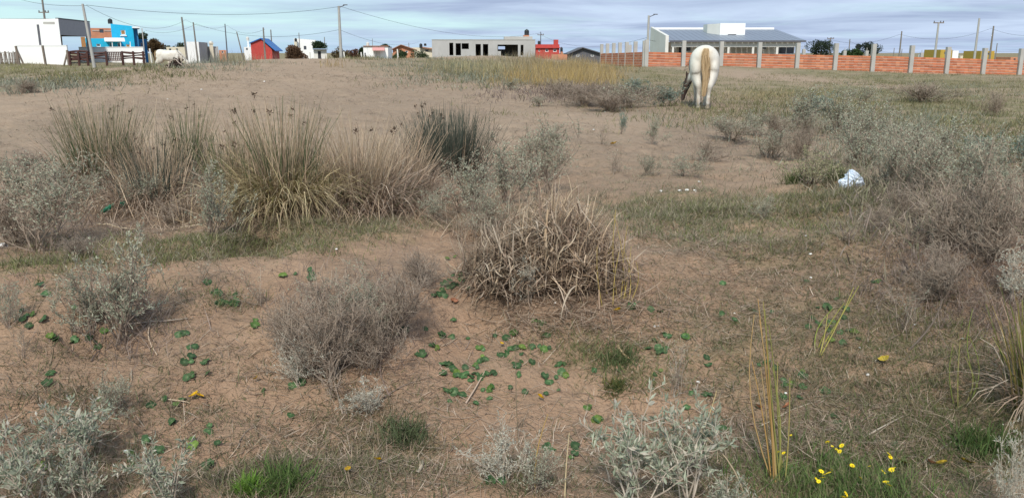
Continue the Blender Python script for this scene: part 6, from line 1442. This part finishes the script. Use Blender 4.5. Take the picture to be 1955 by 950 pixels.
# ------------------------------------------------------------------ plastic bag, green bag, tangled stump
def crumple(name, mat, n, shape, seed, amp=.22):
    """crumpled film: sphere grid pushed in and out along sharp folds"""
    k1, k2 = n, n * 2; th = np.linspace(.02, PI - .02, k1)[:, None]; ph = np.arange(k2)[None] * 2 * PI / k2
    d = np.stack([np.sin(th) * np.cos(ph), np.sin(th) * np.sin(ph), np.cos(th) * np.ones_like(ph)], -1); rs = np.random.default_rng(seed); r = np.ones(d.shape[:2])
    for i in range(26):
        q = rs.normal(size=3); q /= np.linalg.norm(q); f = d @ q; r -= amp * .35 * np.abs(((f * rs.uniform(1, 3.2) + rs.random()) % 1) - .5) * rs.uniform(.2, 1)
    v = d * r[..., None]; v = np.stack(shape(v[..., 0], v[..., 1], v[..., 2]), -1).reshape(-1, 3)
    q = [(i * k2 + j, (i + 1) * k2 + j, (i + 1) * k2 + (j + 1) % k2, i * k2 + (j + 1) % k2) for i in range(k1 - 1) for j in range(k2)]
    g_ = G(); g_.add(v, q, None, (.6, .6, .6)); return g_.mesh(name, mat)
m, nt, p, o = new_mat('white_film'); p.inputs['Base Color'].default_value = (.60, .66, .76, 1); p.inputs['Roughness'].default_value = .38; p.inputs['Specular IOR Level'].default_value = .5
c = at(1622, 360); z0 = gz_at(c[0], c[1]); s = pxm(c)
root = thing('plastic_bag', 'crumpled white plastic bag caught in the dry weeds at right', 'bag', (c[0], c[1], z0))
ob('bag_body', crumple('bag_body', m, 40, lambda x, y, z: (x * (.125 - .05 * z) + .03 + .035 * z * -1, y * .10, (z + .8) * .125 + .01), 3, .26), root)
ob('bag_fold', crumple('bag_fold', m, 30, lambda x, y, z: (x * .10 - .065, y * .08 - .05, (z + .8) * .075 + .008 - x * .035), 8, .3), root)
ob('handle', crumple('handle', m, 20, lambda x, y, z: (x * .018 + .115, y * .018 - .05, (z + .6) * .025 + .004), 12), root)
m, nt, p, o = new_mat('green_film'); p.inputs['Base Color'].default_value = (.006, .155, .085, 1); p.inputs['Roughness'].default_value = .45
c = at(215, 424); z0 = gz_at(c[0], c[1])
root = thing('plastic_bag', 'torn green plastic bag lying at the foot of the left rushes', 'bag', (c[0], c[1], z0))
ob('bag_body', crumple('bag_body', m, 30, lambda x, y, z: (x * .10 - .03, y * .045, z * .036 + .09 + x * .055), 4, .3), root)
ob('bag_fold', crumple('bag_fold', m, 28, lambda x, y, z: (x * .06 + .10, y * .05, z * .055 + .125), 6, .5), root)
# tangled stump on the dune
q = Vector(at(336, 131)); zg = gz_at(q.x, q.y); root = thing('dead_stump', 'dark tangled dead stump with pale branches on the dune beside the second horse', 'stump', (q.x, q.y, zg - .02), scale=(.55, .55, .48)); rs = np.random.default_rng(3)
n = 60; d = rs.normal(size=(n, 3)); d[:, 2] = np.abs(d[:, 2]); d /= np.linalg.norm(d, axis=1, keepdims=True); t = np.linspace(0, 1, 6)[None, :, None]
arc = d[:, None] * [.42, .3, .55] * (.3 + .7 * np.sin(t * 2.2)) + np.cumsum(rs.normal(0, .05, (n, 6, 3)), 1); arc[..., 2] = np.maximum(arc[..., 2], .0)
g_ = G(); g_.tubes(arc, .045, cpick(rs, ((.05, .035, .03), (.09, .065, .05)), n), 5); ob('root_tangle', g_.mesh('root_tangle', M_STEM), root)
a = np.linspace(0.1, 3.3, 14); g_ = G(); g_.tubes(np.stack([np.cos(a) * .45 + .05 + .05 * np.sin(a * 5), 0 * a - .25, np.sin(a) * .58 + .05 * np.cos(a * 4)], -1)[None], .035, np.array([(.40, .33, .28)]), 6); ob('branch', g_.mesh('branch', M_STEM, True), root)
for sx_, h_ in ((.42, .9), (.62, .7), (-.35, .75), (.2, 1.0)):
    g_ = G(); g_.tubes(np.array([[(sx_ * .8, 0, 0), (sx_, -.05, h_ * .5), (sx_ * 1.15, 0, h_)]]), np.array([[.035, .028, .015]]), np.array([(.30, .25, .21)]), 5); ob('branch', g_.mesh('branch', M_STEM, True), root)

# ------------------------------------------------------------------ uncountable ground cover
def ell(rs, px, py, rx, ry, n):
    return px + rx * .52 * rs.normal(size=n), py + ry * .52 * rs.normal(size=n)
def field(name, label, cat, seed, regs, L, W, cs, lean=(.05, .7), curl=(0, 1.0), S=2, per=10, spread=.05, flat=False, lift=0.0):
    rs = np.random.default_rng(seed); g_ = G()
    for reg in regs:
        px, py, rx, ry, n = reg[:5]; c2 = reg[5] if len(reg) > 5 else cs; sc = reg[6] if len(reg) > 6 else 1.0
        nc = max(1, n // per); x, y = ell(rs, px, py, rx, ry, nc); b_ = at(x, np.clip(y, 104.5, 1190)); big = rs.uniform(.5, 1.25, nc)
        b2 = np.repeat(b_, per, 0) + np.concatenate([rs.normal(0, spread * sc, (nc * per, 2)), np.zeros((nc * per, 1))], 1); b2[:, 2] = H(b2[:, 0], b2[:, 1]) - .004 + lift
        N = len(b2); az = rs.uniform(0, 2 * PI, N); ln = rs.uniform(*lean, N)
        tint = np.repeat(rs.uniform(.75, 1.25, (nc, 1)), per, 0)
        g_.ribbons(b2, az, ln, rs.uniform(*curl, N), rs.uniform(*L, N) * np.repeat(big, per) * sc, rs.uniform(*W, N) * sc, cpick(rs, c2, N) * tint, S, azw=(az + PI / 2) if flat else rs.uniform(0, PI, N), rs=rs)
    return tag(ob(name, g_.mesh(name, M_LEAF)), label, cat, kind='stuff')
GRN = ((.11, .135, .045), (.15, .17, .065), (.19, .18, .085), (.24, .20, .12)); FUZ = ((.21, .185, .125), (.27, .235, .165), (.17, .165, .10), (.31, .26, .19)); OLV = ((.165, .16, .075), (.21, .195, .10), (.27, .225, .13), (.125, .135, .065)); ORG = ((.38, .27, .13), (.42, .30, .12), (.34, .26, .15)); SAG = ((.24, .25, .19), (.20, .20, .15), (.28, .28, .22)); MV = ((.22, .17, .145), (.28, .22, .19), (.18, .135, .115))
field('short_grass', 'short green and dry grass in patches on the sand', 'grass', 1, [(430, 482, 190, 24, 6200), (330, 500, 80, 16, 900), (640, 442, 170, 22, 4200), (560, 470, 120, 18, 1600), (90, 505, 150, 20, 2800), (150, 470, 150, 18, 1400), (20, 430, 80, 30, 900), (430, 590, 45, 20, 500),
      (1400, 400, 270, 44, 9500, FUZ + GRN[1:], 1.25), (1300, 425, 160, 36, 5200, FUZ + GRN[:2], 1.25), (1600, 400, 140, 38, 5200, GRN + FUZ, 1.2), (1690, 385, 90, 30, 2400, FUZ, 1.3), (1560, 375, 110, 20, 1800, GRN), (700, 425, 280, 18, 2600, FUZ), (980, 420, 160, 30, 2400, FUZ + GRN[:1]), (1180, 395, 140, 34, 2800, FUZ), (1500, 470, 200, 30, 2200, FUZ + GRN), (1300, 350, 200, 40, 2200, FUZ), (-90, 500, 110, 25, 1800), (2060, 380, 100, 60, 2500, FUZ)], (.02, .085), (.0025, .006), GRN + FUZ[:2], lean=(.1, 1.2))
field('near_weeds', 'matted weeds and dry grass at the bottom edge', 'weeds', 2, [(620, 930, 270, 70, 6500), (520, 905, 150, 50, 2600), (760, 870, 100, 80, 2000), (1640, 880, 380, 105, 15000, ((.10, .125, .045), (.13, .145, .06), (.20, .17, .11), (.28, .22, .15))), (1830, 790, 180, 130, 7500, ((.10, .12, .045), (.14, .145, .06), (.24, .19, .13))), (1540, 760, 160, 80, 3000), (1280, 900, 180, 80, 3600), (1700, 710, 220, 70, 3600), (90, 900, 170, 90, 3600), (1000, 930, 110, 60, 1500), (300, 930, 150, 70, 1600), (1120, 690, 110, 40, 1300, GRN), (1230, 720, 90, 50, 1000, GRN), (1880, 680, 120, 80, 2400), (1090, 650, 160, 40, 900), (220, 780, 160, 60, 1200), (80, 760, 110, 90, 1500), (700, 800, 170, 60, 1500), (1480, 640, 260, 110, 4200), (1650, 560, 200, 80, 2600), (1250, 560, 160, 80, 1200), (420, 780, 220, 110, 1500), (230, 560, 220, 60, 1200), (1750, 640, 170, 80, 2600, GRN), (-100, 880, 110, 110, 2600), (2060, 850, 110, 120, 2600)],
      (.025, .085), (.002, .0046), ((.13, .13, .065), (.17, .15, .09), (.26, .20, .14), (.10, .115, .05), (.33, .26, .19)), S=3, per=9, spread=.04, lean=(.3, 1.5), curl=(-.5, 1.3))
field('dead_thatch', 'tangled dead blades under the row of rushes', 'dead grass', 13, [(230, 385, 150, 40, 5600), (400, 395, 170, 30, 5000), (560, 392, 150, 32, 7500, ((.40, .31, .19), (.44, .35, .23), (.33, .24, .16))), (700, 385, 150, 32, 7500), (830, 375, 110, 26, 3000), (300, 355, 170, 30, 3200), (950, 440, 120, 40, 1200)], (.10, .34), (.003, .008), THATCH + TAN, lean=(.2, 1.5), curl=(-.4, 2.0), S=4, per=7, spread=.10)
field('straw_litter', 'loose straw and broken stems lying on the sand', 'straw', 3, [(330, 425, 420, 36, 3400), (700, 410, 200, 24, 1800), (560, 415, 160, 20, 1000), (1450, 560, 300, 120, 2400), (1300, 470, 280, 60, 1600), (1100, 620, 220, 60, 1200), (1650, 830, 380, 130, 3600), (650, 900, 260, 80, 1400), (650, 740, 240, 90, 900), (250, 640, 240, 130, 700), (900, 800, 200, 110, 300), (1750, 560, 210, 130, 2000), (1000, 450, 180, 70, 700), (90, 860, 150, 120, 1000), (1230, 850, 260, 120, 1400), (1800, 420, 190, 100, 1200), (-100, 700, 110, 200, 1200), (2060, 700, 110, 200, 1600)],
      (.025, .14), (.0018, .005), THATCH, lean=(1.25, 1.62), curl=(-.35, .35), S=3, per=4, spread=.10, flat=True, lift=.010)
field('sand_weeds', 'small sparse weeds dotted over the sand', 'weeds', 4, [(1420, 560, 320, 125, 11000), (1250, 480, 260, 70, 3000, FUZ), (250, 620, 260, 130, 3400), (650, 760, 280, 130, 3600), (980, 740, 230, 120, 900), (1560, 500, 200, 70, 4200), (330, 800, 200, 100, 1500), (1120, 660, 130, 50, 1300), (1480, 640, 260, 90, 3200, GRN), (1500, 470, 240, 50, 2600, GRN), (1150, 700, 120, 50, 900, GRN), (1500, 300, 340, 70, 3600, FUZ, 1.8), (1150, 320, 260, 90, 2400, FUZ, 1.8), (450, 660, 140, 110, 900), (1350, 690, 200, 80, 4600), (100, 640, 150, 120, 1500), (1650, 620, 200, 80, 5000), (1150, 450, 150, 60, 900, FUZ), (-110, 640, 110, 120, 2200), (2070, 600, 100, 120, 2200), (-100, 300, 110, 80, 1200, FUZ, 1.8)],
      (.014, .05), (.002, .0048), ((.10, .12, .045), (.14, .145, .06), (.17, .16, .085), (.24, .19, .13), (.15, .11, .075)), S=2, per=16, spread=.035, lean=(.6, 1.55))
field('dune_debris', 'dark bits of plant debris dotted over the dune', 'debris', 5, [(560, 190, 480, 70, 6500), (450, 145, 380, 30, 6500), (150, 240, 180, 80, 1500), (850, 210, 290, 70, 2000), (1100, 240, 240, 50, 1400), (700, 150, 300, 30, 4200), (300, 170, 290, 46, 3600), (60, 260, 120, 60, 900)],
      (.05, .17), (.008, .02), ((.10, .075, .05), (.15, .11, .075), (.13, .12, .07), (.20, .15, .10)), lean=(.9, 1.6), S=1, per=7, spread=.09)
field('field_grass', 'dry olive grass covering the field at right', 'grass', 6, [(1560, 175, 470, 52, 15000), (1800, 200, 260, 80, 9000), (1480, 215, 230, 36, 5200), (1240, 160, 130, 34, 4500), (1700, 150, 320, 24, 6000), (1880, 270, 130, 50, 3600), (1650, 240, 240, 46, 5500, SAG), (1720, 300, 200, 45, 4500, SAG + FUZ), (1750, 340, 250, 60, 3600, FUZ), (1830, 400, 170, 70, 3600, MV + FUZ), (1920, 150, 80, 30, 1500), (1800, 175, 150, 20, 1800, SAG), (1640, 205, 40, 12, 300, ORG), (1480, 185, 120, 12, 1200, ((.30, .24, .13), (.34, .27, .16)))], (.06, .22), (.007, .018), OLV, lean=(.05, 1.0), S=2, per=12, spread=.16)
field('far_grass', 'grass on the field towards the village', 'grass', 7, [(1000, 135, 220, 28, 7000, OLV), (900, 128, 180, 18, 3500, SAG), (930, 150, 140, 20, 2400, SAG), (100, 140, 270, 22, 7500), (60, 165, 130, 14, 2000, SAG), (350, 120, 130, 14, 4200, SAG), (450, 112, 150, 9, 2400), (720, 113, 230, 7, 2800), (1130, 180, 170, 22, 4200, MV), (40, 130, 80, 18, 1800, ((.26, .25, .10), (.22, .21, .09))), (1180, 125, 80, 12, 1300, GRN), (220, 118, 120, 6, 900, ((.30, .25, .15),))], (.08, .26), (.010, .028), OLV, lean=(.05, .9), S=2, per=12, spread=.25)
field('tall_dry_grass', 'tall orange-tan grass left of the brick wall', 'grass', 8, [(430, 116, 90, 8, 1500, ((.34, .28, .18), (.28, .24, .15), (.22, .21, .14))), (380, 122, 50, 8, 700, SAG), (1085, 140, 90, 20, 3800), (1130, 148, 60, 16, 2000), (1040, 125, 110, 14, 2400, ((.36, .29, .19), (.30, .25, .16))), (1000, 160, 50, 10, 500), (640, 130, 8, 3, 60), (905, 138, 70, 11, 800, ((.32, .28, .16), (.36, .30, .18)))], (.25, .60), (.008, .018), ORG, lean=(0, .35), curl=(0, .5), S=3, per=14, spread=.22)
field('twig_litter', 'fine mauve twigs under the dry bushes', 'twigs', 9, [(680, 620, 170, 100, 2600), (1820, 500, 200, 135, 6000), (1780, 350, 210, 70, 3000), (100, 430, 160, 60, 3000), (1400, 275, 150, 30, 1200), (250, 640, 110, 50, 700), (1900, 600, 110, 60, 1200), (-100, 430, 110, 60, 2600), (2060, 480, 100, 120, 3000)], (.05, .17), (.002, .0045), MV, lean=(.3, 1.5), curl=(-.5, .8), S=3, per=8, spread=.07)
